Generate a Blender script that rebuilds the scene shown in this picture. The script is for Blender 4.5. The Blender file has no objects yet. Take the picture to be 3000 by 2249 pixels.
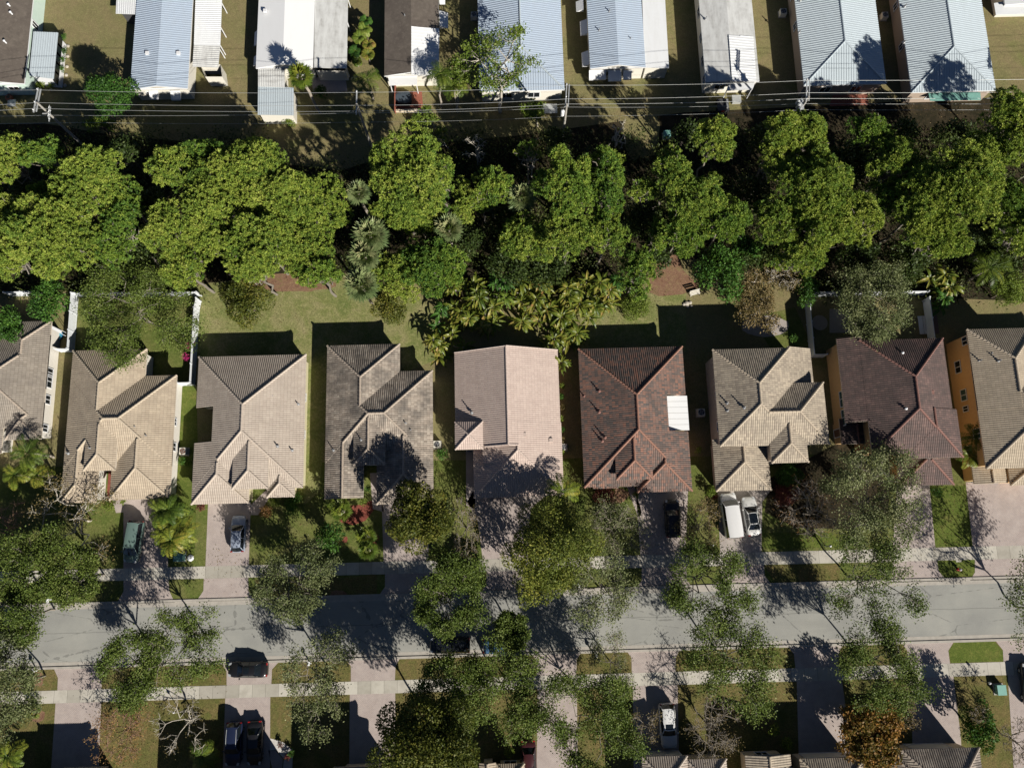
import bpy, math, random
import numpy as np
from mathutils import Vector
random.seed(7)
RNG = np.random.default_rng(11)
SC = bpy.context.scene
COL = SC.collection
R_ = math.radians
# ---------------------------------------------------------------- camera model (used to survey the photograph onto the ground)
F, H = 2310.0, 98.0
TH, PS = R_(11.3), R_(-1.5)
_c, _s, _cz, _sz = math.cos(TH), math.sin(TH), math.cos(PS), math.sin(PS)
ROT = np.array([[_cz, -_sz, 0], [_sz, _cz, 0], [0, 0, 1]]) @ np.array([[1, 0, 0], [0, _c, -_s], [0, _s, _c]])
def P(x, y, z=0.0):
    d = ROT @ np.array([(x - 1500) / F, -(y - 1124.5) / F, -1.0])
    t = (z - H) / d[2]
    return Vector((d[0] * t, d[1] * t, z))
def mpp(y, z=0.0):
    return (P(1501, y, z) - P(1500, y, z)).length

# ---------------------------------------------------------------- object helpers
def tag(o, label=None, cat=None, group=None, kind=None):
    if label: o['label'] = label
    if cat: o['category'] = cat
    if group: o['group'] = group
    if kind: o['kind'] = kind
    return o
def thing(name, label, cat, loc=(0, 0, 0), rz=0.0, group=None):
    o = bpy.data.objects.new(name, None)
    o.empty_display_size = 0.3
    COL.objects.link(o)
    o.location = loc
    o.rotation_euler = (0, 0, rz)
    return tag(o, label, cat, group)
def link(name, me, mats, parent=None, loc=None):
    if not isinstance(mats, (list, tuple)): mats = [mats]
    for m in mats: me.materials.append(m)
    o = bpy.data.objects.new(name, me)
    COL.objects.link(o)
    if parent is not None: o.parent = parent
    if loc is not None: o.location = loc
    return o
class MB:
    """collects polygons, links them as one mesh object"""
    def __init__(s, off=(0, 0, 0)):
        s.v, s.f, s.mi, s.uv = [], [], [], []
        s.off = Vector(off)
    def poly(s, pts, mi=0, uv=None):
        b = len(s.v)
        for p in pts: s.v.append(tuple(Vector(p) - s.off))
        s.f.append(tuple(range(b, b + len(pts))))
        s.mi.append(mi)
        s.uv.append(uv if uv else [(0, 0)] * len(pts))
    def box(s, x0, x1, y0, y1, z0, z1, mi=0, bottom=True):
        a = [(x0, y0), (x1, y0), (x1, y1), (x0, y1)]
        s.prism(a, z0, z1, mi, bottom)
    def prism(s, a, z0, z1, mi=0, bottom=True):
        n = len(a)
        for i in range(n):
            p, q = a[i], a[(i + 1) % n]
            s.poly([(p[0], p[1], z0), (q[0], q[1], z0), (q[0], q[1], z1), (p[0], p[1], z1)], mi)
        s.poly([(p[0], p[1], z1) for p in a], mi)
        if bottom: s.poly([(p[0], p[1], z0) for p in reversed(a)], mi)
    def obox(s, c, ax, ay, az, mi=0):
        c, ax, ay, az = Vector(c), Vector(ax), Vector(ay), Vector(az)
        P8 = [c + ax * i + ay * j + az * k for k in (-1, 1) for (i, j) in ((-1, -1), (1, -1), (1, 1), (-1, 1))]
        for f in ((0, 1, 5, 4), (1, 2, 6, 5), (2, 3, 7, 6), (3, 0, 4, 7), (4, 5, 6, 7), (3, 2, 1, 0)):
            s.poly([P8[i] for i in f], mi)
    def tube(s, pts, radii, n=6, mi=0, caps=True):
        pts = [Vector(p) for p in pts]
        if not isinstance(radii, (list, tuple)): radii = [radii] * len(pts)
        rings = []
        for i, p in enumerate(pts):
            d = (pts[min(i + 1, len(pts) - 1)] - pts[max(i - 1, 0)])
            d = d.normalized() if d.length > 1e-9 else Vector((0, 0, 1))
            a = d.cross(Vector((0, 0, 1)) if abs(d.z) < .9 else Vector((1, 0, 0))).normalized()
            b = d.cross(a)
            rings.append([p + (a * math.cos(2 * math.pi * k / n) + b * math.sin(2 * math.pi * k / n)) * radii[i] for k in range(n)])
        for i in range(len(rings) - 1):
            for k in range(n):
                s.poly([rings[i][k], rings[i][(k + 1) % n], rings[i + 1][(k + 1) % n], rings[i + 1][k]], mi)
        if caps:
            s.poly(rings[0][::-1], mi)
            s.poly(rings[-1], mi)
    def lathe(s, c, prof, n=16, mi=0):
        c = Vector(c)
        rings = [[c + Vector((r * math.cos(2 * math.pi * k / n), r * math.sin(2 * math.pi * k / n), z)) for k in range(n)] for r, z in prof]
        for i in range(len(rings) - 1):
            for k in range(n):
                s.poly([rings[i][k], rings[i][(k + 1) % n], rings[i + 1][(k + 1) % n], rings[i + 1][k]], mi)
        if prof[-1][0] > .001: s.poly(rings[-1], mi)
        if prof[0][0] > .001: s.poly(rings[0][::-1], mi)
    def build(s, name, mats, parent=None, smooth=False, merge=False):
        me = bpy.data.meshes.new(name)
        me.from_pydata(s.v, [], s.f)
        me.polygons.foreach_set('material_index', s.mi)
        l = me.uv_layers.new(name='UVMap')
        flat = [c for u in s.uv for q in u for c in q]
        l.data.foreach_set('uv', flat)
        if merge:
            import bmesh
            bm = bmesh.new(); bm.from_mesh(me)
            bmesh.ops.remove_doubles(bm, verts=bm.verts, dist=.0008)
            bmesh.ops.recalc_face_normals(bm, faces=bm.faces)
            bm.to_mesh(me); bm.free()
        if smooth: me.polygons.foreach_set('use_smooth', [True] * len(me.polygons))
        me.update()
        return link(name, me, mats, parent)

# ---------------------------------------------------------------- materials
class NT:
    def __init__(s, name):
        s.m = bpy.data.materials.new(name); s.m.use_nodes = True
        s.t = s.m.node_tree; s.t.nodes.clear()
        s.out = s.t.nodes.new('ShaderNodeOutputMaterial')
    def n(s, typ, ins=None, **kw):
        nd = s.t.nodes.new('ShaderNode' + typ)
        for k, v in kw.items(): setattr(nd, k, v)
        for k, v in (ins or {}).items():
            if hasattr(v, 'is_linked') or isinstance(v, bpy.types.NodeSocket): s.t.links.new(v, nd.inputs[k])
            else: nd.inputs[k].default_value = v
        return nd
    def math(s, op, a, b=0.0, c=None):
        ins = {0: a, 1: b}
        if c is not None: ins[2] = c
        return s.n('Math', ins, operation=op).outputs[0]
    def mix(s, f, a, b, blend='MIX'):
        nd = s.n('MixRGB', {'Fac': f, 'Color1': col(a), 'Color2': col(b)}, blend_type=blend)
        return nd.outputs[0]
    def ramp(s, f, stops, interp='LINEAR'):
        nd = s.n('ValToRGB', {'Fac': f})
        r = nd.color_ramp; r.interpolation = interp
        while len(r.elements) > 1: r.elements.remove(r.elements[-1])
        for i, (p, c) in enumerate(stops):
            e = r.elements[0] if i == 0 else r.elements.new(p)
            e.position = p
            e.color = col(c)
        return nd.outputs[0]
    def coord(s, which='Object'):
        return s.n('TexCoord').outputs[which]
    def pos(s):
        return s.n('NewGeometry').outputs['Position']
    def noise(s, vec, scale, detail=3, rough=.55, dist=0.0):
        return s.n('TexNoise', {'Vector': vec, 'Scale': scale, 'Detail': detail, 'Roughness': rough, 'Distortion': dist}).outputs['Fac']
    def bsdf(s, color, rough=.8, metal=0.0, bump=None, bstr=.5, bdist=.05, spec=.5, **kw):
        ins = {'Base Color': col(color), 'Roughness': rough, 'Metallic': metal, 'Specular IOR Level': spec}
        ins.update(kw)
        if bump is not None:
            b = s.n('Bump', {'Height': bump, 'Strength': bstr, 'Distance': bdist})
            ins['Normal'] = b.outputs[0]
        b = s.n('BsdfPrincipled', ins)
        s.t.links.new(b.outputs[0], s.out.inputs[0])
        return b
def col(c):
    if isinstance(c, (tuple, list)) and len(c) == 3: return (c[0], c[1], c[2], 1.0)
    return c
def plain(name, c, rough=.6, metal=0.0, var=.12, scale=3.0, spec=.5, **kw):
    t = NT(name)
    f = t.noise(t.pos(), scale, 4)
    cc = t.mix(f, tuple(x * (1 - var) for x in c), tuple(min(1, x * (1 + var)) for x in c))
    t.bsdf(cc, rough, metal, spec=spec, **kw)
    return t.m
def tile_mat(name, c1, c2, c3, stain, stain_amt=.5, seam_shade=.6):
    t = NT(name)
    uv = t.n('SeparateXYZ', {0: t.n('UVMap').outputs[0]})
    u = t.math('DIVIDE', uv.outputs[0], .25); v = t.math('DIVIDE', uv.outputs[1], .40)
    fu, fv = t.math('FLOOR', u), t.math('FLOOR', v)
    cell = t.n('CombineXYZ', {0: fu, 1: fv, 2: 0.0}).outputs[0]
    wn = t.n('TexWhiteNoise', {'Vector': cell}, noise_dimensions='3D').outputs[0]
    big = t.noise(t.pos(), .55, 5, .62)
    streak = t.noise(t.n('Mapping', {'Vector': t.n('UVMap').outputs[0], 'Scale': (1.6, .22, 1)}).outputs[0], 1.0, 4)
    base = t.ramp(wn, [(0, c1), (.5, c2), (1, c3)])
    sf = t.math('MULTIPLY', t.ramp(big, [(.38, (0, 0, 0)), (.66, (1, 1, 1))]), stain_amt)
    base = t.mix(sf, base, stain)
    base = t.mix(t.math('MULTIPLY', t.ramp(streak, [(.45, (0, 0, 0)), (.75, (1, 1, 1))]), stain_amt * .6), base, stain)
    # course edges and pans: crevice shade painted into the colour, along with some grime
    frv = t.math('FRACT', v); fru = t.math('FRACT', u)
    edge = t.math('LESS_THAN', frv, .16)
    pan = t.math('GREATER_THAN', t.math('ABSOLUTE', t.math('SUBTRACT', fru, .5)), .40)
    dirt_shade = t.math('MAXIMUM', t.math('MULTIPLY', edge, .40), t.math('MULTIPLY', pan, .75))
    base = t.mix(t.math('MULTIPLY', dirt_shade, seam_shade * .75), base, tuple(x * .35 for x in stain))
    t.bsdf(base, .85, bump=frv, bstr=.35, bdist=.05, spec=.25)
    return t.m
def metal_mat(name, c, dirt_shade=(.4, .39, .36), amt=.25, rough=.42):
    t = NT(name)
    uv = t.n('UVMap').outputs[0]
    st = t.noise(t.n('Mapping', {'Vector': uv, 'Scale': (.35, 1.4, 1)}).outputs[0], 1.0, 6, .65)
    sp = t.noise(t.pos(), 1.3, 6, .7)
    f = t.math('MULTIPLY', t.math('MULTIPLY', t.ramp(st, [(.35, (0, 0, 0)), (.8, (1, 1, 1))]), t.ramp(sp, [(.3, (.2, .2, .2)), (.75, (1, 1, 1))])), amt * 2.2)
    t.bsdf(t.mix(f, c, dirt_shade), rough, .0, spec=.5)
    return t.m
def ground_mat(name, stops, scale=.35, fine=9.0, fine_amt=.5, bstr=.5, dark=(.02, .025, .01)):
    t = NT(name)
    p = t.pos()
    big = t.noise(p, scale, 6, .6, .6)
    c = t.ramp(big, stops)
    fn = t.noise(p, fine, 6, .75)
    fn2 = t.noise(p, 2.3, 5, .65)
    c = t.mix(t.math('MULTIPLY', t.ramp(fn, [(.42, (1, 1, 1)), (.62, (0, 0, 0))]), fine_amt), c, dark)
    c = t.mix(t.math('MULTIPLY', t.ramp(t.noise(p, 1.1, 6, .7), [(.46, (0, 0, 0)), (.62, (1, 1, 1))]), .3), c, tuple(x * .62 for x in stops[0][1]))
    c = t.mix(t.math('MULTIPLY', t.ramp(fn2, [(.5, (0, 0, 0)), (.75, (1, 1, 1))]), .35), c, tuple(min(1, x * 1.5) for x in stops[-1][1]))
    t.bsdf(c, .95, bump=fn, bstr=bstr, bdist=.06, spec=.1)
    return t.m
def leaf_mat(name, stops, trans=.28, rough=.55):
    """stops: natural leaf colours, picked per clump by the mesh attribute 'tint'"""
    t = NT(name)
    a = t.n('Attribute', attribute_name='tint')
    oi = t.n('ObjectInfo').outputs['Random']
    f = t.math('ADD', a.outputs['Fac'], t.math('MULTIPLY', t.math('SUBTRACT', oi, .5), .25))
    c = t.ramp(f, stops)
    d = t.n('BsdfPrincipled', {'Base Color': c, 'Roughness': rough, 'Specular IOR Level': .25})
    tr = t.n('BsdfTranslucent', {'Color': t.mix(.5, c, (.16, .2, .02))})
    mx = t.n('MixShader', {0: trans, 1: d.outputs[0], 2: tr.outputs[0]})
    t.t.links.new(mx.outputs[0], t.out.inputs[0])
    return t.m
def paver_mat(name, c1, c2, c3, sz=(.22, .11)):
    t = NT(name)
    b = t.n('TexBrick', {'Vector': t.pos(), 'Color1': col(c1), 'Color2': col(c2), 'Mortar': col(tuple(x * .45 for x in c1)),
                         'Scale': 1.0, 'Mortar Size': .012, 'Brick Width': sz[0], 'Row Height': sz[1], 'Bias': 0.0})
    n1 = t.noise(t.pos(), .9, 5, .65); n2 = t.noise(t.pos(), 6.0, 5, .7)
    c = t.mix(t.math('MULTIPLY', t.ramp(n1, [(.4, (0, 0, 0)), (.7, (1, 1, 1))]), .45), b.outputs[0], c3)
    c = t.mix(t.math('MULTIPLY', t.ramp(n2, [(.5, (0, 0, 0)), (.8, (1, 1, 1))]), .3), c, tuple(x * .5 for x in c1))
    t.bsdf(c, .9, bump=b.outputs[1], bstr=.15, bdist=.01, spec=.2)
    return t.m
M = {}
M['tile_cream'] = tile_mat('tile_cream', (.45, .37, .275), (.50, .42, .315), (.54, .45, .335), (.33, .27, .205), .5)
M['tile_beige'] = tile_mat('tile_beige', (.46, .39, .325), (.50, .43, .36), (.53, .46, .385), (.36, .305, .255), .45)
M['tile_grey'] = tile_mat('tile_grey', (.34, .285, .23), (.45, .38, .31), (.54, .47, .385), (.115, .105, .095), .75, .8)
M['tile_pink'] = tile_mat('tile_pink', (.53, .425, .37), (.57, .46, .40), (.60, .49, .425), (.44, .35, .305), .35, .4)
M['tile_red'] = tile_mat('tile_red', (.34, .175, .125), (.25, .17, .14), (.11, .105, .10), (.12, .095, .085), .7, .85)
M['tile_blend'] = tile_mat('tile_blend', (.34, .285, .225), (.47, .40, .31), (.54, .46, .35), (.24, .21, .17), .45, .7)
M['tile_brown'] = tile_mat('tile_brown', (.19, .125, .112), (.15, .108, .098), (.235, .155, .135), (.075, .064, .06), .6, .9)
M['tile_tan'] = tile_mat('tile_tan', (.43, .36, .27), (.48, .40, .30), (.52, .44, .33), (.33, .28, .21), .4, .8)
M['tile_taupe'] = tile_mat('tile_taupe', (.29, .25, .205), (.33, .29, .24), (.37, .325, .27), (.20, .175, .15), .5, .7)
M['cap_cream'] = plain('cap_cream', (.50, .42, .315), .85)
M['cap_beige'] = plain('cap_beige', (.51, .435, .36), .85)
M['cap_grey'] = plain('cap_grey', (.42, .35, .28), .85, var=.4)
M['cap_pink'] = plain('cap_pink', (.56, .455, .395), .85)
M['cap_red'] = plain('cap_red', (.32, .17, .12), .85, var=.25)
M['cap_brown'] = plain('cap_brown', (.25, .13, .105), .85, var=.25)
M['cap_tan'] = plain('cap_tan', (.49, .41, .31), .85)
M['stucco_white'] = plain('stucco_white', (.76, .72, .64), .9)
M['stucco_cream'] = plain('stucco_cream', (.66, .56, .42), .9)
M['stucco_yellow'] = plain('stucco_yellow', (.68, .62, .40), .9)
M['stucco_pink'] = plain('stucco_pink', (.54, .36, .29), .9)
M['stucco_grey'] = plain('stucco_grey', (.50, .43, .37), .9)
M['stucco_orange'] = plain('stucco_orange', (.62, .40, .19), .9)
M['mint'] = plain('mint_siding', (.58, .72, .64), .7)
M['white'] = plain('white_paint', (.78, .79, .80), .6, var=.05)
M['offwhite'] = plain('offwhite_siding', (.74, .71, .62), .7, var=.06)
M['tan_siding'] = plain('tan_siding', (.40, .32, .25), .8)
M['vinyl'] = plain('white_vinyl', (.76, .79, .81), .5, var=.05)
M['trim'] = plain('trim_cream', (.62, .54, .43), .8)
M['metal_blue'] = metal_mat('metal_pale_blue', (.42, .50, .60), amt=.12)
M['metal_pale'] = metal_mat('metal_pale_grey', (.50, .57, .61), (.36, .39, .38), amt=.15)
M['metal_white'] = metal_mat('metal_white', (.80, .82, .83), (.5, .48, .43), .16)
M['metal_dirty'] = metal_mat('metal_weathered_white', (.70, .71, .69), (.30, .29, .27), .55)
M['shingle'] = ground_mat('brown_shingle', [(.3, (.125, .105, .09)), (.7, (.175, .15, .125))], .5, 14.0, .25, .2, (.07, .06, .05))
M['grout_white'] = metal_mat('white_membrane', (.86, .87, .87), (.6, .6, .58), .08)
M['glass'] = NT('window_glass').m
_t = NT('dark_glass'); _t.bsdf((.012, .016, .02), .08, spec=.6); M['glass'] = _t.m
_t = NT('glass_teal'); _t.bsdf((.05, .10, .10), .15, spec=.6); M['glass_teal'] = _t.m
M['black'] = plain('black_rubber', (.018, .018, .018), .8)
M['grey'] = plain('grey_metal', (.34, .35, .36), .5, .3)
M['darkgrey'] = plain('dark_grey', (.07, .07, .075), .6)
M['brown_door'] = plain('brown_door', (.16, .085, .055), .6)
M['wood_pole'] = plain('weathered_pole_wood', (.36, .34, .30), .9, var=.3)
M['steel'] = plain('galvanised_steel', (.58, .60, .60), .45, .4)
M['wire'] = plain('aluminium_wire', (.62, .63, .60), .4, .5)
M['green_box'] = plain('green_utility_paint', (.20, .42, .36), .6)
M['red'] = plain('red_paint', (.50, .035, .03), .5)
M['brick_red'] = paver_mat('red_brick_patio', (.36, .12, .08), (.40, .15, .10), (.28, .11, .08))
M['bark_oak'] = plain('bark_oak', (.22, .195, .16), .95, var=.3)
M['bark'] = plain('bark_brown', (.12, .095, .075), .95, var=.35)
M['bark_dark'] = plain('bark_dark', (.06, .05, .042), .95, var=.3)
M['bark_pale'] = plain('bark_pale', (.46, .42, .35), .95, var=.25)
M['bark_grey'] = plain('bark_grey_twigs', (.27, .235, .19), .95, var=.25)
M['bark_rust'] = plain('bark_rust_twigs', (.27, .165, .11), .95, var=.3)
M['palm_trunk'] = plain('palm_trunk', (.33, .29, .235), .95, var=.3)
M['pine'] = leaf_mat('pine_needles', [(0, (0.091, 0.177, 0.028)), (.35, (0.206, 0.307, 0.048)), (.7, (0.341, 0.430, 0.063)), (1, (0.482, 0.538, 0.111))], .22)
M['pine_green'] = leaf_mat('pine_needles_green', [(0, (0.068, 0.157, 0.028)), (.4, (0.164, 0.278, 0.042)), (.75, (0.269, 0.384, 0.054)), (1, (0.383, 0.451, 0.079))], .22)
M['oak'] = leaf_mat('oak_leaves', [(0, (0.055, 0.091, 0.018)), (.4, (0.102, 0.149, 0.025)), (.75, (0.155, 0.207, 0.040)), (1, (0.248, 0.273, 0.078))], .2)
M['oak_grey'] = leaf_mat('oak_leaves_grey', [(0, (0.087, 0.114, 0.044)), (.4, (0.141, 0.171, 0.062)), (.75, (0.220, 0.243, 0.106)), (1, (0.346, 0.349, 0.174))], .2)
M['oak_yellow'] = leaf_mat('tree_leaves_yellow', [(0, (0.062, 0.095, 0.019)), (.4, (0.148, 0.183, 0.032)), (.75, (0.247, 0.262, 0.044)), (1, (0.358, 0.320, 0.058))], .25)
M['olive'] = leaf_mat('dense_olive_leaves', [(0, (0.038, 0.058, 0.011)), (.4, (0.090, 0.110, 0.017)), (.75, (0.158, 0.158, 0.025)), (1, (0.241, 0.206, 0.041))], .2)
M['broad'] = leaf_mat('broad_green_leaves', [(0, (0.023, 0.063, 0.014)), (.4, (0.052, 0.132, 0.021)), (.75, (0.092, 0.207, 0.029)), (1, (0.161, 0.276, 0.046))], .25)
M['lime'] = leaf_mat('lime_leaves', [(0, (0.083, 0.141, 0.018)), (.4, (0.157, 0.226, 0.030)), (.75, (0.240, 0.302, 0.052)), (1, (0.331, 0.377, 0.120))], .3)
M['rust'] = leaf_mat('rust_leaves', [(0, (0.115, 0.062, 0.027)), (.4, (0.241, 0.124, 0.046)), (.75, (0.368, 0.206, 0.074)), (1, (0.414, 0.304, 0.091))], .25)
M['redleaf'] = leaf_mat('red_leaves', [(0, (0.092, 0.023, 0.023)), (.5, (0.184, 0.046, 0.046)), (1, (0.253, 0.103, 0.057))], .2)
M['magenta'] = leaf_mat('magenta_bracts', [(0, (0.402, 0.023, 0.138)), (.5, (0.575, 0.034, 0.207)), (1, (0.690, 0.092, 0.253))], .3)
M['palm'] = leaf_mat('palm_fronds', [(0, (0.040, 0.075, 0.014)), (.4, (0.098, 0.155, 0.023)), (.75, (0.184, 0.230, 0.034)), (1, (0.310, 0.310, 0.057))], .2, .4)
M['palm_yellow'] = leaf_mat('palm_fronds_yellow', [(0, (0.054, 0.101, 0.017)), (.4, (0.144, 0.202, 0.025)), (.75, (0.251, 0.283, 0.041)), (1, (0.359, 0.304, 0.055))], .25, .4)
M['sabal'] = leaf_mat('sabal_fronds', [(0, (0.068, 0.118, 0.046)), (.4, (0.152, 0.214, 0.079)), (.75, (0.262, 0.311, 0.132)), (1, (0.414, 0.400, 0.198))], .15, .4)
M['banana'] = leaf_mat('banana_leaves', [(0, (0.056, 0.095, 0.016)), (.4, (0.146, 0.185, 0.024)), (.72, (0.271, 0.258, 0.047)), (.9, (0.407, 0.291, 0.093)), (1, (0.340, 0.157, 0.058))], .25, .4)
M['undergrowth'] = leaf_mat('undergrowth_leaves', [(0, (0.021, 0.034, 0.009)), (.5, (0.052, 0.075, 0.016)), (1, (0.115, 0.127, 0.034))], .15)
M['understory'] = leaf_mat('understory_leaves', [(0, (.022, .04, .010)), (.5, (.05, .08, .018)), (1, (.10, .13, .03))], .15)
M['gold'] = leaf_mat('gold_orange_leaves', [(0, (.07, .07, .015)), (.3, (.15, .11, .022)), (.55, (.27, .14, .03)), (.8, (.36, .17, .04)), (1, (.42, .27, .06))], .25)
M['dryleaf'] = leaf_mat('dry_leaves', [(0, (0.115, 0.098, 0.034)), (.5, (0.196, 0.149, 0.057)), (1, (0.276, 0.196, 0.092))], .2)
# ---------------------------------------------------------------- camera, sun, sky
cam = bpy.data.cameras.new('camera'); co = bpy.data.objects.new('camera', cam); COL.objects.link(co)
cam.sensor_width = 36.0; cam.lens = 36.0 * F / 3000.0
cam.clip_start = 1.0; cam.clip_end = 3000.0
co.location = (0, 0, H); co.rotation_euler = (TH, 0, PS)
SC.camera = co
SUN = Vector((.92, -1.31, 1.0)).normalized()
EL = math.asin(SUN.z); AZ = math.atan2(SUN.x, SUN.y)
sl = bpy.data.lights.new('sun', 'SUN'); so = bpy.data.objects.new('sun', sl); COL.objects.link(so)
sl.energy = 5.0; sl.angle = R_(.53); sl.color = (1.0, .945, .86)
so.rotation_euler = (-SUN).to_track_quat('-Z', 'Y').to_euler(); so.location = (60, -80, 90)
W = bpy.data.worlds.new('World'); SC.world = W; W.use_nodes = True
wt = W.node_tree; wt.nodes.clear()
sky = wt.nodes.new('ShaderNodeTexSky'); sky.sky_type = 'NISHITA'; sky.sun_disc = False
sky.sun_elevation = EL; sky.sun_rotation = AZ; sky.altitude = 50; sky.air_density = .4; sky.dust_density = .1; sky.ozone_density = 2.0
bg = wt.nodes.new('ShaderNodeBackground'); bg.inputs[1].default_value = .05
wo = wt.nodes.new('ShaderNodeOutputWorld')
wt.links.new(sky.outputs[0], bg.inputs[0]); wt.links.new(bg.outputs[0], wo.inputs[0])
SC.view_settings.view_transform = 'Standard'; SC.view_settings.look = 'None'
SC.view_settings.exposure = 0.32; SC.view_settings.gamma = 1.0
SC.view_settings.use_curve_mapping = False
SC.cycles.max_bounces = 5; SC.cycles.diffuse_bounces = 1; SC.cycles.glossy_bounces = 2; SC.cycles.transmission_bounces = 3
SC.cycles.transparent_max_bounces = 4
SC.cycles.caustics_reflective = False; SC.cycles.caustics_refractive = False
# ---------------------------------------------------------------- ground, road, paths
M['lawn_dry'] = ground_mat('dry_lawn', [(.28, (.20, .205, .08)), (.45, (.285, .25, .118)), (.58, (.31, .25, .13)), (.72, (.24, .24, .09))], .16, 7.0, .42)
M['lawn'] = ground_mat('green_lawn', [(.3, (.12, .175, .035)), (.5, (.18, .205, .055)), (.7, (.235, .225, .085))], .35, 7.0, .5)
M['lawn_bright'] = ground_mat('bright_lawn', [(.3, (.115, .165, .028)), (.55, (.155, .20, .04)), (.75, (.22, .215, .06))], .5, 7.0, .5)
M['lawn_brown'] = ground_mat('brownish_lawn', [(.3, (.135, .145, .04)), (.45, (.19, .175, .06)), (.58, (.25, .19, .08)), (.72, (.17, .175, .05))], .45, 6.0, .55)
M['lawn_back'] = ground_mat('back_lawn', [(.3, (.19, .235, .07)), (.45, (.27, .285, .10)), (.55, (.33, .32, .135)), (.7, (.38, .335, .17))], .4, 6.0, .5)
M['litter_or_shade'] = ground_mat('leaf_litter_or_shade', [(.3, (.022, .019, .012)), (.5, (.045, .034, .022)), (.7, (.085, .06, .038))], .5, 6.0, .6)
M['mulch'] = ground_mat('red_mulch', [(.3, (.25, .075, .055)), (.7, (.36, .12, .085))], 1.0, 9.0, .5, .8, (.06, .012, .01))
M['mulch_rust'] = ground_mat('rust_mulch', [(.3, (.24, .13, .085)), (.5, (.33, .20, .13)), (.7, (.30, .23, .11))], 1.0, 9.0, .5, .8, (.05, .02, .012))
M['paver'] = paver_mat('pinkish_pavers', (.47, .40, .37), (.53, .445, .40), (.58, .51, .465))
M['paver_grey'] = paver_mat('grey_pavers', (.42, .375, .34), (.48, .42, .38), (.53, .475, .43))
M['gravel'] = ground_mat('white_gravel', [(.3, (.62, .60, .56)), (.7, (.75, .73, .69))], 1.0, 12.0, .3, .6, (.2, .19, .17))
def walk_mat():
    t = NT('concrete_walk')
    p = t.pos(); x = t.n('SeparateXYZ', {0: p}).outputs[0]
    u = t.math('DIVIDE', x, 1.55)
    wn = t.n('TexWhiteNoise', {'W': t.math('FLOOR', u)}, noise_dimensions='1D').outputs[0]
    c = t.ramp(wn, [(0, (.42, .395, .335)), (.35, (.55, .52, .45)), (1, (.62, .59, .51))])
    st = t.noise(p, .8, 5, .65); fn = t.noise(p, 9, 5, .7)
    c = t.mix(t.math('MULTIPLY', t.ramp(st, [(.45, (0, 0, 0)), (.75, (1, 1, 1))]), .5), c, (.27, .245, .20))
    c = t.mix(t.math('MULTIPLY', fn, .22), c, (.26, .24, .2))
    j = t.math('LESS_THAN', t.math('FRACT', u), .022)
    c = t.mix(t.math('MULTIPLY', j, .75), c, (.12, .11, .09))
    t.bsdf(c, .9, spec=.2)
    return t.m
M['walk'] = walk_mat()
def road_mat():
    t = NT('worn_asphalt')
    p = t.pos()
    st = t.noise(t.n('Mapping', {'Vector': p, 'Scale': (.06, .5, 1)}).outputs[0], 1.0, 5, .6)
    bl = t.noise(p, .22, 6, .6); fn = t.noise(p, 13, 5, .75)
    c = t.ramp(bl, [(.3, (.285, .285, .265)), (.5, (.335, .335, .305)), (.72, (.39, .385, .345))])
    c = t.mix(t.math('MULTIPLY', t.ramp(st, [(.5, (0, 0, 0)), (.8, (1, 1, 1))]), .35), c, (.20, .195, .18))
    c = t.mix(t.math('MULTIPLY', t.ramp(fn, [(.5, (0, 0, 0)), (.72, (1, 1, 1))]), .35), c, (.15, .15, .14))
    vo = t.n('TexVoronoi', {'Vector': t.n('Mapping', {'Vector': p, 'Scale': (.12, .3, 1)}).outputs[0], 'Scale': 1.0}, feature='DISTANCE_TO_EDGE').outputs[0]
    ck = t.math('LESS_THAN', t.math('ADD', vo, t.math('MULTIPLY', t.math('SUBTRACT', t.noise(p, 1.5, 5), .5), .08)), .006)
    c = t.mix(t.math('MULTIPLY', ck, .45), c, (.10, .1, .095))
    y = t.n('SeparateXYZ', {0: p}).outputs[1]
    seam = t.math('LESS_THAN', t.math('ABSOLUTE', t.math('ADD', y, t.math('ADD', 9.3, t.math('MULTIPLY', t.math('SUBTRACT', t.noise(p, .3), .5), .35)))), .05)
    c = t.mix(t.math('MULTIPLY', seam, .4), c, (.12, .12, .11))
    t.bsdf(c, .9, bump=fn, bstr=.2, bdist=.02, spec=.25)
    return t.m
M['road'] = road_mat()
M['kerb'] = plain('kerb_concrete', (.42, .39, .34), .9, var=.3, scale=1.5)
def sheet(name, pts, mat, z, kind='structure', label=None, px=True):
    m = MB(); m.poly([((P(*p, 0) if px else Vector((p[0], p[1], 0))) + Vector((0, 0, z))) for p in pts])
    o = m.build(name, mat)
    o['kind'] = kind
    if label: o['label'] = label
    return o
def blob(cx, cy, rx, ry, n=22, jit=.14, seed=0):
    r = random.Random(seed)
    return [(cx + rx * math.cos(2 * math.pi * k / n) * (1 + r.uniform(-jit, jit)), cy + ry * math.sin(2 * math.pi * k / n) * (1 + r.uniform(-jit, jit))) for k in range(n)]
sheet('ground', [(-900, -900), (900, -900), (900, 900), (-900, 900)], M['lawn_dry'], 0, px=False)
def road_y(px): # row of the northern and southern asphalt edge
    return 1777 - (px - 155) * .0282, 1950 - (px - 101) * .0297
sheet('road', [(-700, road_y(-700)[0]), (3700, road_y(3700)[0]), (3700, road_y(3700)[1]), (-700, road_y(-700)[1])], M['road'], .012)
def band(name, a0, a1, b0, b1, mat, z0, z1):
    m = MB()
    q = [P(*a0), P(*a1), P(*b1), P(*b0)]
    m.prism([(p.x, p.y) for p in q], z0, z1)
    o = m.build(name, mat); o['kind'] = 'structure'; return o
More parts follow.
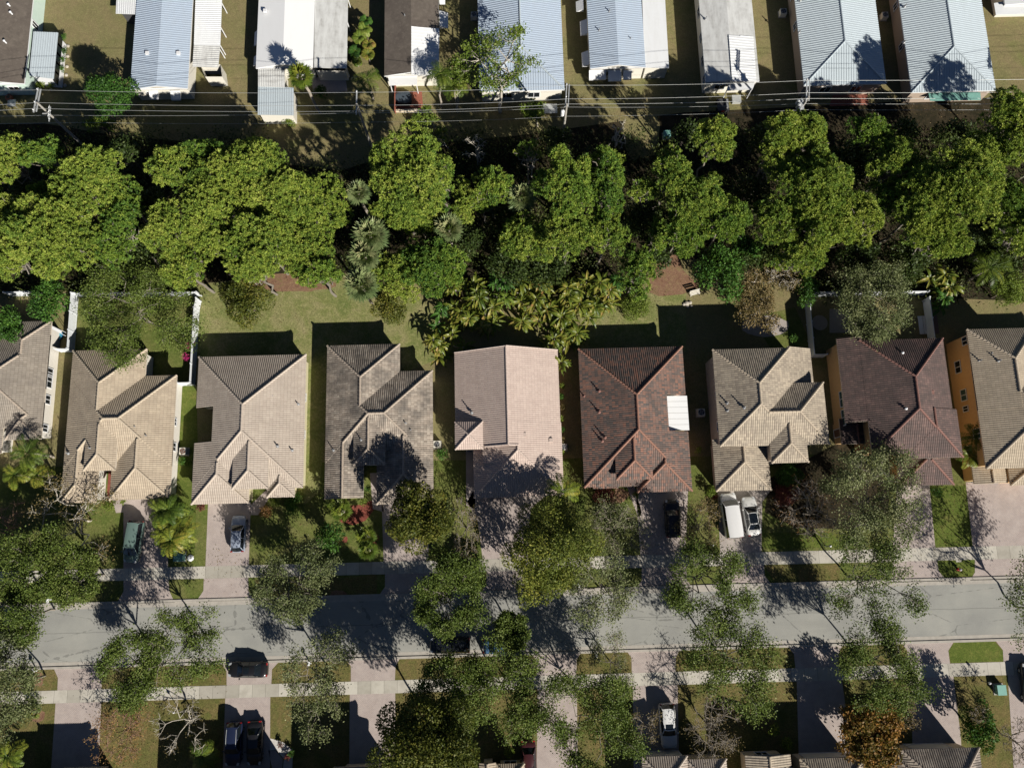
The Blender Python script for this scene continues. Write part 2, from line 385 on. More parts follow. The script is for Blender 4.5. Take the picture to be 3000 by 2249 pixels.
for s, (i, d0, d1) in enumerate(((0, -11, -4), (1, 4, 11))):
    band('kerb', (-700, road_y(-700)[i] + d0), (3700, road_y(3700)[i] + d0), (-700, road_y(-700)[i] + d1), (3700, road_y(3700)[i] + d1), M['kerb'], -.05, .10)
    e0, e1 = (-4, 9) if i == 0 else (-9, 4)
    sheet('gutter', [(-700, road_y(-700)[i] + e0), (3700, road_y(3700)[i] + e0), (3700, road_y(3700)[i] + e1), (-700, road_y(-700)[i] + e1)], M['kerb'], .016)
def ln(p, q, x): return p[1] + (q[1] - p[1]) * (x - p[0]) / (q[0] - p[0])
NW0 = lambda x: ln((300, 1666), (3000, 1597), x)
NW1 = lambda x: ln((311, 1701), (3000, 1635), x)
SW0 = lambda x: ln((145, 2022), (3000, 1936), x)
SW1 = lambda x: ln((163, 2059), (2960, 1976), x)
sheet('sidewalk', [(-700, NW0(-700)), (3700, NW0(3700)), (3700, NW1(3700)), (-700, NW1(-700))], M['walk'], .020)
sheet('sidewalk', [(-700, SW0(-700)), (3700, SW0(3700)), (3700, SW1(3700)), (-700, SW1(-700))], M['walk'], .020)
# lawns
sheet('lawn', [(-700, 1380), (3700, 1310), (3700, 1730), (-700, 1800)], M['lawn'], .004)
sheet('lawn', [(-700, road_y(-700)[1]), (3700, road_y(3700)[1]), (3700, 2500), (-700, 2600)], M['lawn_brown'], .004)
sheet('back_lawn', [(575, 838), (760, 812), (960, 815), (1200, 850), (1330, 960), (1330, 1030), (960, 1190), (935, 1440), (890, 1480), (885, 1060), (560, 1060)], M['lawn_back'], .009)
sheet('side_lawn', [(519, 1122), (575, 1122), (580, 1320), (570, 1640), (500, 1650), (505, 1320)], M['lawn_bright'], .008)
sheet('back_lawn', [(1700, 905), (1880, 850), (2010, 840), (2010, 1030), (1700, 1040)], M['lawn_back'], .009)
sheet('back_lawn', [(2200, 930), (2330, 900), (2380, 1020), (2360, 1260), (2270, 1040)], M['lawn'], .009)
sheet('fenced_lawn', [(212, 860), (570, 858), (552, 1118), (420, 1115), (195, 1030)], M['lawn'], .0085)
sheet('side_lawn', [(2725, 1425), (2830, 1422), (2848, 1597), (2738, 1600)], M['lawn_bright'], .008)
sheet('side_lawn', [(2160, 1560), (2480, 1560), (2480, 1600), (2250, 1608)], M['lawn_bright'], .008)
for q in ([(2746, 1640), (2855, 1638), (2855, 1675), (2843, 1693), (2778, 1696), (2750, 1672)], [(2795, 1880), (2912, 1877), (2938, 1905), (2940, 1936), (2785, 1941), (2779, 1907)]):
    sheet('verge_lawn', q, M['lawn_bright'], .008)
for q in ([(745, 1698), (1040, 1690), (1105, 1680), (1105, 1744), (760, 1752)], [(2237, 1655), (2460, 1650), (2460, 1706), (2275, 1712)], [(2100, 1880), (2300, 1874), (2325, 1900), (2330, 1952), (2060, 1960), (2010, 1890)]):
    sheet('verge_lawn', q, M['lawn_brown'], .008)
# woodland floor and mulch
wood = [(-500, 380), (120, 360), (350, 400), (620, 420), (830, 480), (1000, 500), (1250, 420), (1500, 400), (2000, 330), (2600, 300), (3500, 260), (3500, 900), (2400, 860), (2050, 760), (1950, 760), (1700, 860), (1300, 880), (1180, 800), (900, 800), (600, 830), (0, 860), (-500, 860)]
sheet('woodland_floor', wood, M['litter_or_shade'], .006)
sheet('dry_clearing', [(800, 330), (900, 300), (1200, 320), (1230, 420), (1060, 470), (950, 480), (830, 430)], M['lawn_dry'], .009)
sheet('dry_clearing', blob(1880, 390, 55, 80, seed=4), M['lawn_dry'], .009)
sheet('pine_straw', blob(850, 830, 130, 26, seed=5), M['mulch_rust'], .013)
sheet('mulch_bed', [(1890, 850), (1910, 790), (1950, 750), (1990, 745), (2000, 790), (2050, 840), (2000, 862), (1930, 868)], M['mulch_rust'], .013)
sheet('mulch_bed', [(979, 1505), (1000, 1530), (1035, 1538), (1070, 1525), (1102, 1485), (1088, 1465), (1060, 1478), (1020, 1480), (985, 1485)], M['mulch'], .012)
for x, y, r in ((1011, 1580, 8), (1100, 1575, 10), (1097, 1593, 8)): sheet('mulch_bed', blob(x, y, r, r * 1.3, 12, .2, int(x)), M['mulch'], .012)
sheet('leaf_litter_patch', blob(990, 1742, 25, 14, seed=8), M['mulch_rust'], .013)
sheet('bed_or_shade', [(318, 1380), (329, 1380), (330, 1470), (312, 1470)], M['mulch'], .012)
sheet('bed_or_shade', blob(113, 1990, 14, 22, seed=2), M['mulch_rust'], .013)
sheet('bed_or_shade', blob(110, 2095, 22, 20, seed=3), M['mulch_rust'], .013)
sheet('bed_or_shade', [(2255, 1400), (2470, 1290), (2610, 1420), (2600, 1500), (2500, 1550), (2330, 1545), (2240, 1500)], M['litter_or_shade'], .013)  # no bed here: dark sheet painted for the oaks' shade on the lawn
sheet('bed_or_shade', blob(1790, 1450, 55, 26, seed=9), M['mulch_rust'], .013)
sheet('gravel_bed', [(787, 2160), (828, 2172), (858, 2195), (856, 2260), (828, 2260), (832, 2222), (810, 2196), (786, 2196)], M['gravel'], .013)
# driveways and walks
def drive(name, pts, mat='paver', z=.016): return sheet(name, pts, M[mat], z)
drive('driveway', [(326, 1455), (499, 1455), (492, NW0(492)), (362, NW0(362)), (362, 1500), (340, 1502)])
drive('driveway_apron', [(362, NW1(362)), (494, NW1(494)), (496, 1730), (512, 1764), (340, 1769), (362, 1732)])
drive('driveway', [(610, 1470), (735, 1470), (729, NW0(729)), (602, NW0(602))])
drive('front_walk', [(735, 1478), (790, 1425), (800, 1440), (757, 1508), (731, 1508)])
drive('driveway_apron', [(597, NW1(597)), (727, NW1(727)), (728, 1730), (746, 1757), (574, 1762), (596, 1730)])
drive('driveway', [(1118, 1460), (1262, 1460), (1254, NW0(1254)), (1124, NW0(1124))])
drive('front_walk', [(1084, 1385), (1104, 1385), (1118, 1470), (1126, 1500), (1092, 1490)])
drive('driveway_apron', [(1128, NW1(1128)), (1258, NW1(1258)), (1262, 1715), (1275, 1741), (1108, 1746), (1128, 1718)])
drive('driveway', [(1385, 1440), (1600, 1450), (1555, 1490), (1545, NW0(1545)), (1414, NW0(1414)), (1400, 1530), (1368, 1470)])
drive('side_patio', [(1365, 1310), (1392, 1310), (1392, 1490), (1366, 1480)])
drive('driveway_apron', [(1426, NW1(1426)), (1540, NW1(1540)), (1545, 1712), (1560, 1733), (1405, 1738), (1425, 1712)])
drive('driveway', [(1862, 1432), (2016, 1432), (2008, NW0(2008)), (1876, NW0(1876))])
drive('front_walk', [(1825, 1395), (1850, 1395), (1880, 1500), (1872, 1520)])
drive('driveway_apron', [(1880, NW1(1880)), (2010, NW1(2010)), (2012, 1698), (2028, 1720), (1862, 1724), (1880, 1700)])
drive('driveway', [(2102, 1430), (2262, 1430), (2233, 1470), (2231, NW0(2231)), (2110, NW0(2110))], 'paver_grey')
drive('driveway_apron', [(2112, NW1(2112)), (2238, NW1(2238)), (2240, 1685), (2262, 1714), (2092, 1718), (2112, 1690)])
drive('driveway', [(2628, 1415), (2722, 1415), (2740, NW0(2740)), (2616, NW0(2616))])
drive('driveway_apron', [(2614, NW1(2614)), (2745, NW1(2745)), (2750, 1672), (2774, 1701), (2595, 1706), (2614, 1680)])
drive('driveway', [(2829, 1412), (3300, 1400), (3300, NW0(3300)), (2850, NW0(2850))])
drive('driveway_apron', [(2856, NW1(2856)), (3300, NW1(3300)), (3300, 1690), (2842, 1699), (2856, 1676)])
for q in ([(168, SW0(168)), (297, SW0(297)), (300, 1985), (316, 1948), (156, 1953), (170, 1985)], [(163, SW1(163)), (297, SW1(297)), (284, 2400), (140, 2400)],
          [(664, SW0(664)), (795, SW0(795)), (797, 1960), (820, 1934), (646, 1938), (664, 1965)], [(660, SW1(660)), (792, SW1(792)), (790, 2400), (648, 2400)],
          [(1028, SW0(1028)), (1157, SW0(1157)), (1159, 1950), (1174, 1923), (1010, 1927), (1028, 1950)], [(1025, SW1(1025)), (1158, SW1(1158)), (1160, 2400), (1022, 2400)],
          [(1572, SW0(1572)), (1688, SW0(1688)), (1690, 1930), (1704, 1908), (1556, 1912), (1572, 1935)], [(1575, SW1(1575)), (1690, SW1(1690)), (1694, 2400), (1570, 2400)],
          [(1851, SW0(1851)), (1979, SW0(1979)), (1980, 1925), (1994, 1898), (1834, 1903), (1850, 1926)], [(1854, SW1(1854)), (1985, SW1(1985)), (1992, 2400), (1858, 2400)],
          [(2330, SW0(2330)), (2457, SW0(2457)), (2458, 1905), (2474, 1884), (2306, 1889), (2326, 1915)], [(2334, SW1(2334)), (2466, SW1(2466)), (2498, 2210), (2490, 2400), (2345, 2400)],
          [(2660, SW0(2660)), (2783, SW0(2783)), (2778, 1905), (2796, 1876), (2640, 1880), (2658, 1905)], [(2667, SW1(2667)), (2793, SW1(2793)), (2815, 2160), (2825, 2400), (2680, 2400)],
          [(2940, SW0(2940)), (3080, SW0(3080)), (3082, 1895), (3100, 1867), (2914, 1873), (2938, 1903)], [(2952, SW1(2952)), (3090, SW1(3090)), (3120, 2400), (2980, 2400)]):
    drive('driveway', q)
drive('front_walk', [(786, 2196), (808, 2198), (829, 2222), (826, 2260), (800, 2260)])
drive('patio', [(912, 226), (1012, 226), (1018, 268), (918, 278)])
drive('patio', blob(2240, 955, 70, 32, 16, .05, 5), 'paver_grey')
drive('patio', [(2430, 905), (2500, 905), (2500, 975), (2430, 975)], 'paver_grey')
sheet('brick_patio', [(1153, 268), (1236, 268), (1240, 322), (1158, 326)], M['brick_red'], .02)
sheet('brick_patio', [(2440, 275), (2540, 272), (2545, 308), (2430, 312)], M['brick_red'], .02)
# ---------------------------------------------------------------- houses
def plane_frame(pts):
    n = Vector((0, 0, 0))
    for i, p in enumerate(pts):
        q = pts[(i + 1) % len(pts)]
        n += Vector(((p.y - q.y) * (p.z + q.z), (p.z - q.z) * (p.x + q.x), (p.x - q.x) * (p.y + q.y)))
    n.normalize()
    if n.z < 0: n = -n
    e = Vector((0, 0, 1)).cross(n)
    e = e.normalized() if e.length > 1e-5 else Vector((1, 0, 0))
    return n, e, n.cross(e)
def slope_face(m, pts, mi, spacing=.25, prof=((-.115, 0), (-.06, .042), (.06, .042), (.115, 0)), flip=False):
    """one roof plane with its tile barrels (or metal ribs) running down the slope as real relief"""
    pts = [Vector(p) for p in pts]
    n, e, up = plane_frame(pts)
    if flip: e, up = up, e
    uv = [(p.dot(e), p.dot(up)) for p in pts]
    m.poly(pts, mi, uv)
    if not prof: return
    d0 = n.dot(pts[0])
    us = [u for u, v in uv]
    k0, k1 = math.ceil(min(us) / spacing), math.floor(max(us) / spacing)
    for k in range(k0, k1 + 1):
        u = (k + .5) * spacing
        vs = []
        for i in range(len(uv)):
            (ua, va), (ub, vb) = uv[i], uv[(i + 1) % len(uv)]
            if (ua - u) * (ub - u) < 0: vs.append(va + (vb - va) * (u - ua) / (ub - ua))
        vs.sort()
        for a, b in zip(vs[::2], vs[1::2]):
            if b - a < .15: continue
            for (q0, h0), (q1, h1) in zip(prof[:-1], prof[1:]):
                f = lambda q, h, v: e * (u + q) + up * v + n * (d0 + h)
                m.poly([f(q0, h0, a), f(q1, h1, a), f(q1, h1, b), f(q0, h0, b)], mi, [(u + q0, a), (u + q1, a), (u + q1, b), (u + q0, b)])
BARREL = ((-.1, 0), (-.05, .036), (.05, .036), (.1, 0))
RIB = ((-.05, 0), (-.025, .05), (.025, .05), (.05, 0))
def block_height(b, x, y):
    if b.shed: return -9
    if not (b.X0 - .02 <= x <= b.X1 + .02 and b.Y0 - .02 <= y <= b.Y1 + .02): return -9
    if b.notch and b.ny0 < y < b.ny1 and ((x < b.X0 + b.nd) if b.notch[0] == 'w' else (x > b.X1 - b.nd)): return -9
    c = []
    if b.axis == 'y':
        c = [b.zl + b.p * (x - b.X0), b.zr + b.p * (b.X1 - x)]
        if b.n == 'hip': c.append(b.z + b.p * (b.Y1 - y))
        if b.s == 'hip': c.append(b.z + b.p * (y - b.Y0))
    else:
        c = [b.z + b.p * (b.Y1 - y), b.z + b.p * (y - b.Y0)]
        if b.e == 'hip': c.append(b.z + b.p * (b.X1 - x))
        if b.w == 'hip': c.append(b.z + b.p * (x - b.X0))
    return min(c)
CAP_OTHERS = []
def cap_run(m, a, b, scallop=True):
    a, b = Vector(a), Vector(b); L = (b - a).length
    if L < .3: return
    k = max(1, int(L / .42))
    d = (b - a) / k; dn = d.normalized()
    s = dn.cross(Vector((0, 0, 1))).normalized(); u = s.cross(dn)
    for i in range(k):
        p, q = a + d * i, a + d * (i + 1.06 if i < k - 1 else i + 1)
        c_ = (p + q) / 2
        if any(block_height(ob, c_.x, c_.y) > c_.z - .10 for ob in CAP_OTHERS): continue
        r0, r1 = (.15, .115) if scallop else (.11, .11)
        A = [(math.cos(t) , math.sin(t)) for t in (-.2, .75, 1.57, 2.39, 3.34)]
        for (c0, s0), (c1, s1) in zip(A[:-1], A[1:]):
            m.poly([p + s * c0 * r0 + u * s0 * r0, p + s * c1 * r0 + u * s1 * r0, q + s * c1 * r1 + u * s1 * r1, q + s * c0 * r1 + u * s0 * r1])
        m.poly([p + s * c * r0 + u * z * r0 for c, z in A])
def rect_px(xl, xr, yt, yb, z, zl=None, zr=None):
    ym, xm = (yt + yb) / 2, (xl + xr) / 2
    return P(xl, ym, z if zl is None else zl).x, P(xr, ym, z if zr is None else zr).x, P(xm, yb, z).y, P(xm, yt, z).y
class Block: pass
def make_block(spec, idx, pitch0):
    """spec: xl xr yt yb of the eaves in the survey, then options"""
    b = Block(); o = dict(spec[4]) if len(spec) > 4 else {}
    b.z = o.get('z', 2.9) - .014 * idx
    b.zl = o.get('zl', b.z); b.zr = o.get('zr', b.z)
    b.X0, b.X1, b.Y0, b.Y1 = rect_px(*spec[:4], b.z, b.zl, b.zr)
    b.p = o.get('p', pitch0)
    b.n, b.s = o.get('n', 'hip'), o.get('s', 'hip')
    b.axis = o.get('axis')
    if b.axis is None:
        b.axis = 'x' if (b.n == 'hip' and b.s == 'hip' and (b.Y1 - b.Y0) < (b.X1 - b.X0)) else 'y'
    b.e, b.w = o.get('e', 'hip'), o.get('w', 'hip')
    b.notch = o.get('notch'); b.base = o.get('base', 0.0); b.wall = o.get('wall', True)
    b.inset = o.get('inset', .45) + .007 * idx; b.rake = o.get('rake', False); b.shed = o.get('shed'); b.snap = o.get('snap', ())
    if b.notch:  # survey ya, yb, depth px, side
        s, ya, yb, dp = b.notch
        xx = spec[0] if s == 'w' else spec[1]
        b.ny0, b.ny1 = P(xx, yb, b.z).y, P(xx, ya, b.z).y
        b.nd = dp * mpp((ya + yb) / 2, b.z)
    return b
def snap_block(b, bl):
    for side, i in b.snap:   # share an eave line with another block of the same house
        setattr(b, side, getattr(bl[i], side))
def shed_block(b, mr, mw, prof, spacing, main):
    # a lean-to slope carrying on below the main eave
    x0 = main.X1 if b.shed == 'e' else main.X0
    x1 = b.X1 if b.shed == 'e' else b.X0
    z0 = main.z - .004; z1 = z0 - b.p * abs(x1 - x0)
    sg = 1 if x1 > x0 else -1
    xi = x0 - sg * .25; zi = z0 + b.p * .25 - .012
    q = [Vector((xi, b.Y0, zi)), Vector((x1, b.Y0, z1)), Vector((x1, b.Y1, z1)), Vector((xi, b.Y1, zi))]
    slope_face(mr, q, 0, spacing, prof)
    for p_, q_ in zip(q, q[1:] + q[:1]): mr.poly([p_, q_, q_ - Vector((0, 0, .2)), p_ - Vector((0, 0, .2))], 1)
    mr.poly([v - Vector((0, 0, .2)) for v in q], 1)
    xw = x1 - sg * b.inset; zw = z1 + b.p * b.inset - .05; xm = x0 - sg * .6; zm = z0 - .05
    for y in (b.Y0 + b.inset, b.Y1 - b.inset): mw.poly([(xm, y, 0), (xw, y, 0), (xw, y, zw), (xm, y, zm)])
    mw.poly([(xw, b.Y0 + b.inset, 0), (xw, b.Y1 - b.inset, 0), (xw, b.Y1 - b.inset, zw), (xw, b.Y0 + b.inset, zw)])
def roof_block(b, mr, mc, mw, prof, spacing, scallop):
    if b.axis == 'y':
        A0, A1, B0, B1, lo, hi = b.X0, b.X1, b.Y0, b.Y1, b.s, b.n
        T = lambda a, c, z: Vector((a, c, z))
    else:
        A0, A1, B0, B1, lo, hi = b.Y0, b.Y1, b.X0, b.X1, b.w, b.e
        T = lambda a, c, z: Vector((c, a, z))
    zl, zr = (b.zl, b.zr) if b.axis == 'y' else (b.z, b.z)
    ar = (A0 + A1) / 2 + (zr - zl) / (2 * b.p)
    zt = zl + b.p * (ar - A0)
    run = (zt - max(zl, zr)) / b.p if zl != zr else (A1 - A0) / 2
    bh = B1 - run if hi == 'hip' else B1
    bl = B0 + run if lo == 'hip' else B0
    if bl > bh: bl = bh = (bl + bh) / 2
    def side(Ax, z, nch):
        pts = [T(Ax, B0, z)]
        if nch:
            zz = z + b.p * b.nd; ax = Ax + (b.nd if Ax == A0 else -b.nd)
            pts += [T(Ax, b.ny0, z), T(ax, b.ny0, zz), T(ax, b.ny1, zz), T(Ax, b.ny1, z)]
        return pts + [T(Ax, B1, z), T(ar, bh, zt), T(ar, bl, zt)]
    ns = b.notch[0] if b.notch else None
    pw, pe = side(A0, zl, ns == 'w'), side(A1, zr, ns == 'e')
    slope_face(mr, pw, 0, spacing, prof); slope_face(mr, pe, 0, spacing, prof)
    for end, kind, bb, br in ((hi, hi, B1, bh), (lo, lo, B0, bl)):
        tri = [T(A0, bb, zl), T(A1, bb, zr), T(ar, br, zt)]
        if kind == 'hip': slope_face(mr, tri, 0, spacing, prof)
    # fascia and soffit close the roof below
    def ring(pts):
        for p, q in zip(pts[:-1], pts[1:]):
            mr.poly([p, q, q - Vector((0, 0, .2)), p - Vector((0, 0, .2))], 1)
    ring(pw[:-2]); ring(pe[:-2])
    for kind, bb in ((hi, B1), (lo, B0)):
        if kind == 'hip': ring([T(A0, bb, zl), T(A1, bb, zr)])
        else:
            ring([T(A0, bb, zl), T(ar, bb, zt), T(A1, bb, zr)])
            g = bb + (-.35 if bb == B1 else .35)
            mw.poly([T(A0 + .3, g, zl - .2), T(A1 - .3, g, zr - .2), T(A1 - .3, g, zr + b.p * .3 - .03), T(ar, g, zt - .03), T(A0 + .3, g, zl + b.p * .3 - .03)])
    if b.notch and abs(zl - zr) < .01: mr.poly([p - Vector((0, 0, .2)) for p in pw[:-2]] + [p - Vector((0, 0, .2)) for p in pe[:-2][::-1]], 1)
    else: mr.poly([T(A0, B0, zl - .2), T(A1, B0, zr - .2), T(A1, B1, zr - .2), T(A0, B1, zl - .2)], 1)
    if mc is not None:
        lift = Vector((0, 0, .03))
        cap_run(mc, T(ar, bl, zt) + lift, T(ar, bh, zt) + lift, scallop)
        for kind, bb, br in ((hi, B1, bh), (lo, B0, bl)):
            if kind == 'hip':
                cap_run(mc, T(A0, bb, zl) + lift, T(ar, br, zt) + lift, scallop); cap_run(mc, T(A1, bb, zr) + lift, T(ar, br, zt) + lift, scallop)
            elif prof is BARREL and b.rake:
                cap_run(mc, T(A0, bb, zl) + lift, T(ar, bb, zt) + lift, False); cap_run(mc, T(A1, bb, zr) + lift, T(ar, bb, zt) + lift, False)
    # walls
    if b.wall:
        i = b.inset
        a0, a1, c0, c1 = A0 + i, A1 - i, B0 + i, B1 - i
        pts = [(a0, c0, zl)]
        if ns == 'w': pts = [(a0, c0, zl), (a0, b.ny0 - .2, zl), (a0 + b.nd, b.ny0 - .2, zl), (a0 + b.nd, b.ny1 + .2, zl), (a0, b.ny1 + .2, zl)]
        pts += [(a0, c1, zl), (a1, c1, zr)]
        if ns == 'e': pts += [(a1, b.ny1 + .2, zr), (a1 - b.nd, b.ny1 + .2, zr), (a1 - b.nd, b.ny0 - .2, zr), (a1, b.ny0 - .2, zr)]
        pts += [(a1, c0, zr)]
        for p, q in zip(pts, pts[1:] + pts[:1]):
            zp, zq = p[2] + b.p * i - .05, q[2] + b.p * i - .05
            if abs(p[0] - a0) > .01 and abs(p[0] - a1) > .01: zp = max(zp, p[2] + b.p * b.nd) if b.notch else zp
            if abs(q[0] - a0) > .01 and abs(q[0] - a1) > .01: zq = max(zq, q[2] + b.p * b.nd) if b.notch else zq
            mw.poly([T(p[0], p[1], b.base), T(q[0], q[1], b.base), T(q[0], q[1], zq), T(p[0], p[1], zp)])
def wall_opening(h, b, side, f, z, w, hgt, name='window', glass='glass', frame='white', parts=True):
    """a framed window or door on a block's wall; f runs 0..1 along that wall"""
    i = b.inset
    if side in 'we':
        x = (b.X0 + i) if side == 'w' else (b.X1 - i); y = b.Y0 + i + (b.Y1 - b.Y0 - 2 * i) * f
        c = Vector((x, y, z)); t = Vector((0, 1, 0)); n = Vector((-1 if side == 'w' else 1, 0, 0))
    else:
        y = (b.Y0 + i) if side == 's' else (b.Y1 - i); x = b.X0 + i + (b.X1 - b.X0 - 2 * i) * f
        c = Vector((x, y, z)); t = Vector((1, 0, 0)); n = Vector((0, -1 if side == 's' else 1, 0))
    u = Vector((0, 0, 1)); off = h['_base']
    m = MB(off); e = .08
    for s in (-1, 1):
        m.obox(c + t * s * (w / 2) + n * .03, t * e / 2, n * .06, u * (hgt / 2 + e / 2))
        m.obox(c + u * s * (hgt / 2) + n * .03, t * (w / 2 - e / 2), n * .058, u * e / 2)
    if name == 'window': m.obox(c + n * .03, t * .03, n * .05, u * (hgt / 2 - e / 2))
    o = m.build(name, M[frame], h['_root'])
    g = MB(off)
    if name == 'garage_door':
        for k in range(4): g.obox(c + u * (hgt * (-.375 + .25 * k)) + n * .02, t * (w / 2 - e / 2), n * .022, u * (hgt * .118))
        g.build('door_panel', M['offwhite'], o)
    elif name == 'door':
        g.obox(c + n * .02, t * (w / 2 - e / 2), n * .025, u * (hgt / 2 - e / 2)); g.build('door_leaf', M['brown_door'], o)
    else:
        g.obox(c + n * .012, t * (w / 2 - e / 2), n * .016, u * (hgt / 2 - e / 2)); g.build('pane', M[glass], o)
    return o
def house(name, label, blocks, tile, wall, cap=None, pitch=.45, prof=BARREL, spacing=.25, scallop=True, vents=(), cat='house', group=None, trim='trim', openings=()):
    bl = [make_block(s, i, pitch) for i, s in enumerate(blocks)]
    cx = sum((b.X0 + b.X1) / 2 for b in bl) / len(bl); cy = sum((b.Y0 + b.Y1) / 2 for b in bl) / len(bl)
    root = thing(name, label, cat, (cx, cy, 0), 0, group)
    h = {'_base': (cx, cy, 0), '_root': root, 'blocks': bl}
    mr, mw = MB(h['_base']), MB(h['_base']); mcs = []
    for b in bl: snap_block(b, bl)
    for b in bl:
        if b.shed: shed_block(b, mr, mw, prof, spacing, bl[0])
        else:
            CAP_OTHERS[:] = [o for o in bl if o is not b]
            mcs.append(MB(h['_base'])); roof_block(b, mr, mcs[-1] if cap else None, mw, prof, spacing, scallop)
    mw.build('wall', M[wall], root)
    roof = mr.build('roof', [M[tile], M[trim]], root)
    for mc in mcs:
        if mc.v: mc.build('ridge_cap', M[cap], roof)
    for (x, y, z, kind) in vents:
        p = P(x, y, z); m = MB(h['_base'])
        if kind == 'pipe':
            m.tube([p + Vector((0, 0, -.4)), p + Vector((0, 0, .42))], .07, 8); m.lathe(p + Vector((0, 0, -.12)), [(.2, 0), (.13, .1), (.085, .14)], 10)
            m.build('vent_pipe', M['cap_brown'] if tile in ('tile_brown', 'tile_red') else M['grey'], roof)
        elif kind == 'box':
            m.obox(p + Vector((0, 0, .05)), (.22, 0, 0), (0, .22, 0), (0, 0, .16)); m.build('roof_vent', M[cap] if cap else M['white'], roof)
        elif kind == 'white':
            m.tube([p + Vector((0, 0, -.4)), p + Vector((0, 0, .35))], .10, 8); m.lathe(p + Vector((0, 0, .3)), [(.16, 0), (.16, .08), (.02, .16)], 10)
            m.build('vent_pipe', M['white'], roof)
    for (bi, side, f, z, w, hg, *rest) in openings:
        wall_opening(h, bl[bi], side, f, z, w, hg, *rest)
    return h
hip = {}
# 1 far left
H1 = house('tiled_house', 'brown-grey tiled house with tall white side wall, cut off by the left edge', [
    (14, 149, 942, 1140, {'snap': [('X1', 1)], 's': 'gable'}), (-190, 135, 985, 1255), (20, 122, 1180, 1287, {'snap': [('X1', 1)]}), (-180, 10, 1180, 1330)], 'tile_taupe', 'stucco_white', 'cap_grey',
    openings=[(0, 'e', .1, 1.5, 1.6, 1.1), (1, 'e', .62, 1.5, 1.1, 1.2), (1, 'e', .3, 1.5, 1.1, 1.1), (2, 'e', .3, 1.5, .9, 1.1), (2, 's', .5, 1.2, 1.4, 1.4), (3, 's', .5, 1.2, 4.6, 2.2, 'garage_door')])
# 2 cream
H2 = house('tiled_house', 'cream tiled house whose back garden is boxed in by white fence', [
    (204, 423, 1025, 1250, {'s': 'gable', 'snap': [('X0', 1)]}), (197, 510, 1103, 1369), (250, 342, 1235, 1378, {'z': 4.4, 'n': 'gable'}), (178, 289, 1290, 1472, {'n': 'gable', 'snap': [('X0', 1)]}), (327, 497, 1290, 1462, {'n': 'gable', 'snap': [('X1', 1)]})],
    'tile_cream', 'stucco_white', 'cap_cream', vents=[(198, 1327, 3.5, 'pipe'), (264, 1312, 4.8, 'pipe'), (398, 1250, 4.4, 'pipe'), (430, 1276, 4.0, 'pipe')],
    openings=[(4, 's', .5, 1.15, 4.8, 2.15, 'garage_door'), (2, 's', .5, 1.1, 1.1, 2.1, 'door'), (3, 's', .5, 1.4, 1.6, 1.4), (1, 'e', .2, 1.5, 1.0, 1.1), (1, 'e', .5, 1.5, .9, .6), (0, 'n', .5, 1.2, 2.6, 2.0, 'window'), (1, 'w', .5, 1.5, 1.2, 1.2)])
# 3 beige with notch
H3 = house('tiled_house', 'pale beige tiled house with a square courtyard notch in its west side', [
    (573, 892, 1042, 1432, {'notch': ('w', 1193, 1297, 60)}), (561, 731, 1305, 1475, {'n': 'gable', 'snap': [('X0', 0)]}), (682, 787, 1285, 1432, {'z': 4.5, 'n': 'gable'}), (784, 864, 1350, 1456, {'n': 'gable'})],
    'tile_beige', 'stucco_yellow', 'cap_beige', vents=[(800, 1160, 4.1, 'pipe'), (873, 1183, 3.3, 'pipe'), (855, 1318, 3.6, 'pipe'), (812, 1306, 4.4, 'pipe')],
    openings=[(1, 's', .5, 1.15, 4.8, 2.15, 'garage_door'), (2, 's', .5, 1.1, 1.1, 2.1, 'door'), (3, 's', .5, 1.4, 1.5, 1.4), (0, 'n', .5, 1.2, 2.6, 2.0), (0, 'e', .4, 1.5, 1.0, 1.1), (0, 'e', .7, 1.5, 1.0, 1.1)])
# 4 weathered grey
H4 = house('tiled_house', 'weathered grey tiled house with a big tree shadow over its front roof', [
    (958, 1171, 1010, 1240, {'s': 'gable', 'snap': [('X0', 1)]}), (955, 1268, 1089, 1353), (1036, 1128, 1225, 1362, {'z': 4.4, 'n': 'gable'}), (950, 1065, 1280, 1459, {'n': 'gable', 's': 'gable', 'snap': [('X0', 1)]}), (1104, 1266, 1280, 1475, {'n': 'gable', 'snap': [('X1', 1)]})],
    'tile_grey', 'stucco_white', 'cap_grey', vents=[(977, 1318, 3.5, 'pipe'), (1058, 1288, 4.9, 'pipe'), (1188, 1239, 4.3, 'pipe'), (1204, 1260, 3.9, 'pipe')],
    openings=[(4, 's', .5, 1.15, 4.8, 2.15, 'garage_door'), (2, 's', .5, 1.1, 1.1, 2.1, 'door'), (3, 's', .5, 1.4, 1.6, 1.4), (0, 'n', .5, 1.2, 2.6, 2.0), (1, 'e', .4, 1.5, 1.0, 1.1), (1, 'w', .5, 1.5, 1.2, 1.2)])
# 5 pink gable
H5 = house('tiled_house', 'pink tiled house with one long plain gable roof', [
    (1333, 1639, 1029, 1310, {'n': 'gable', 's': 'gable', 'axis': 'y', 'rake': True}), (1333, 1415, 1235, 1316, {'z': 4.5, 'p': .5}), (1387, 1648, 1240, 1455, {'n': 'gable'}), (1414, 1516, 1290, 1357, {'z': 3.75, 'p': .3, 'n': 'gable', 's': 'gable', 'axis': 'y'})],
    'tile_pink', 'stucco_pink', 'cap_pink', scallop=False, vents=[(1536, 1273, 4.8, 'box'), (1614, 1289, 3.5, 'box'), (1382, 1208, 4.2, 'pipe')],
    openings=[(2, 's', .6, 1.15, 4.8, 2.15, 'garage_door'), (1, 's', .5, 1.1, 1.1, 2.1, 'door'), (0, 'n', .5, 1.2, 2.6, 2.0), (0, 'w', .5, 1.5, 1.2, 1.2)])
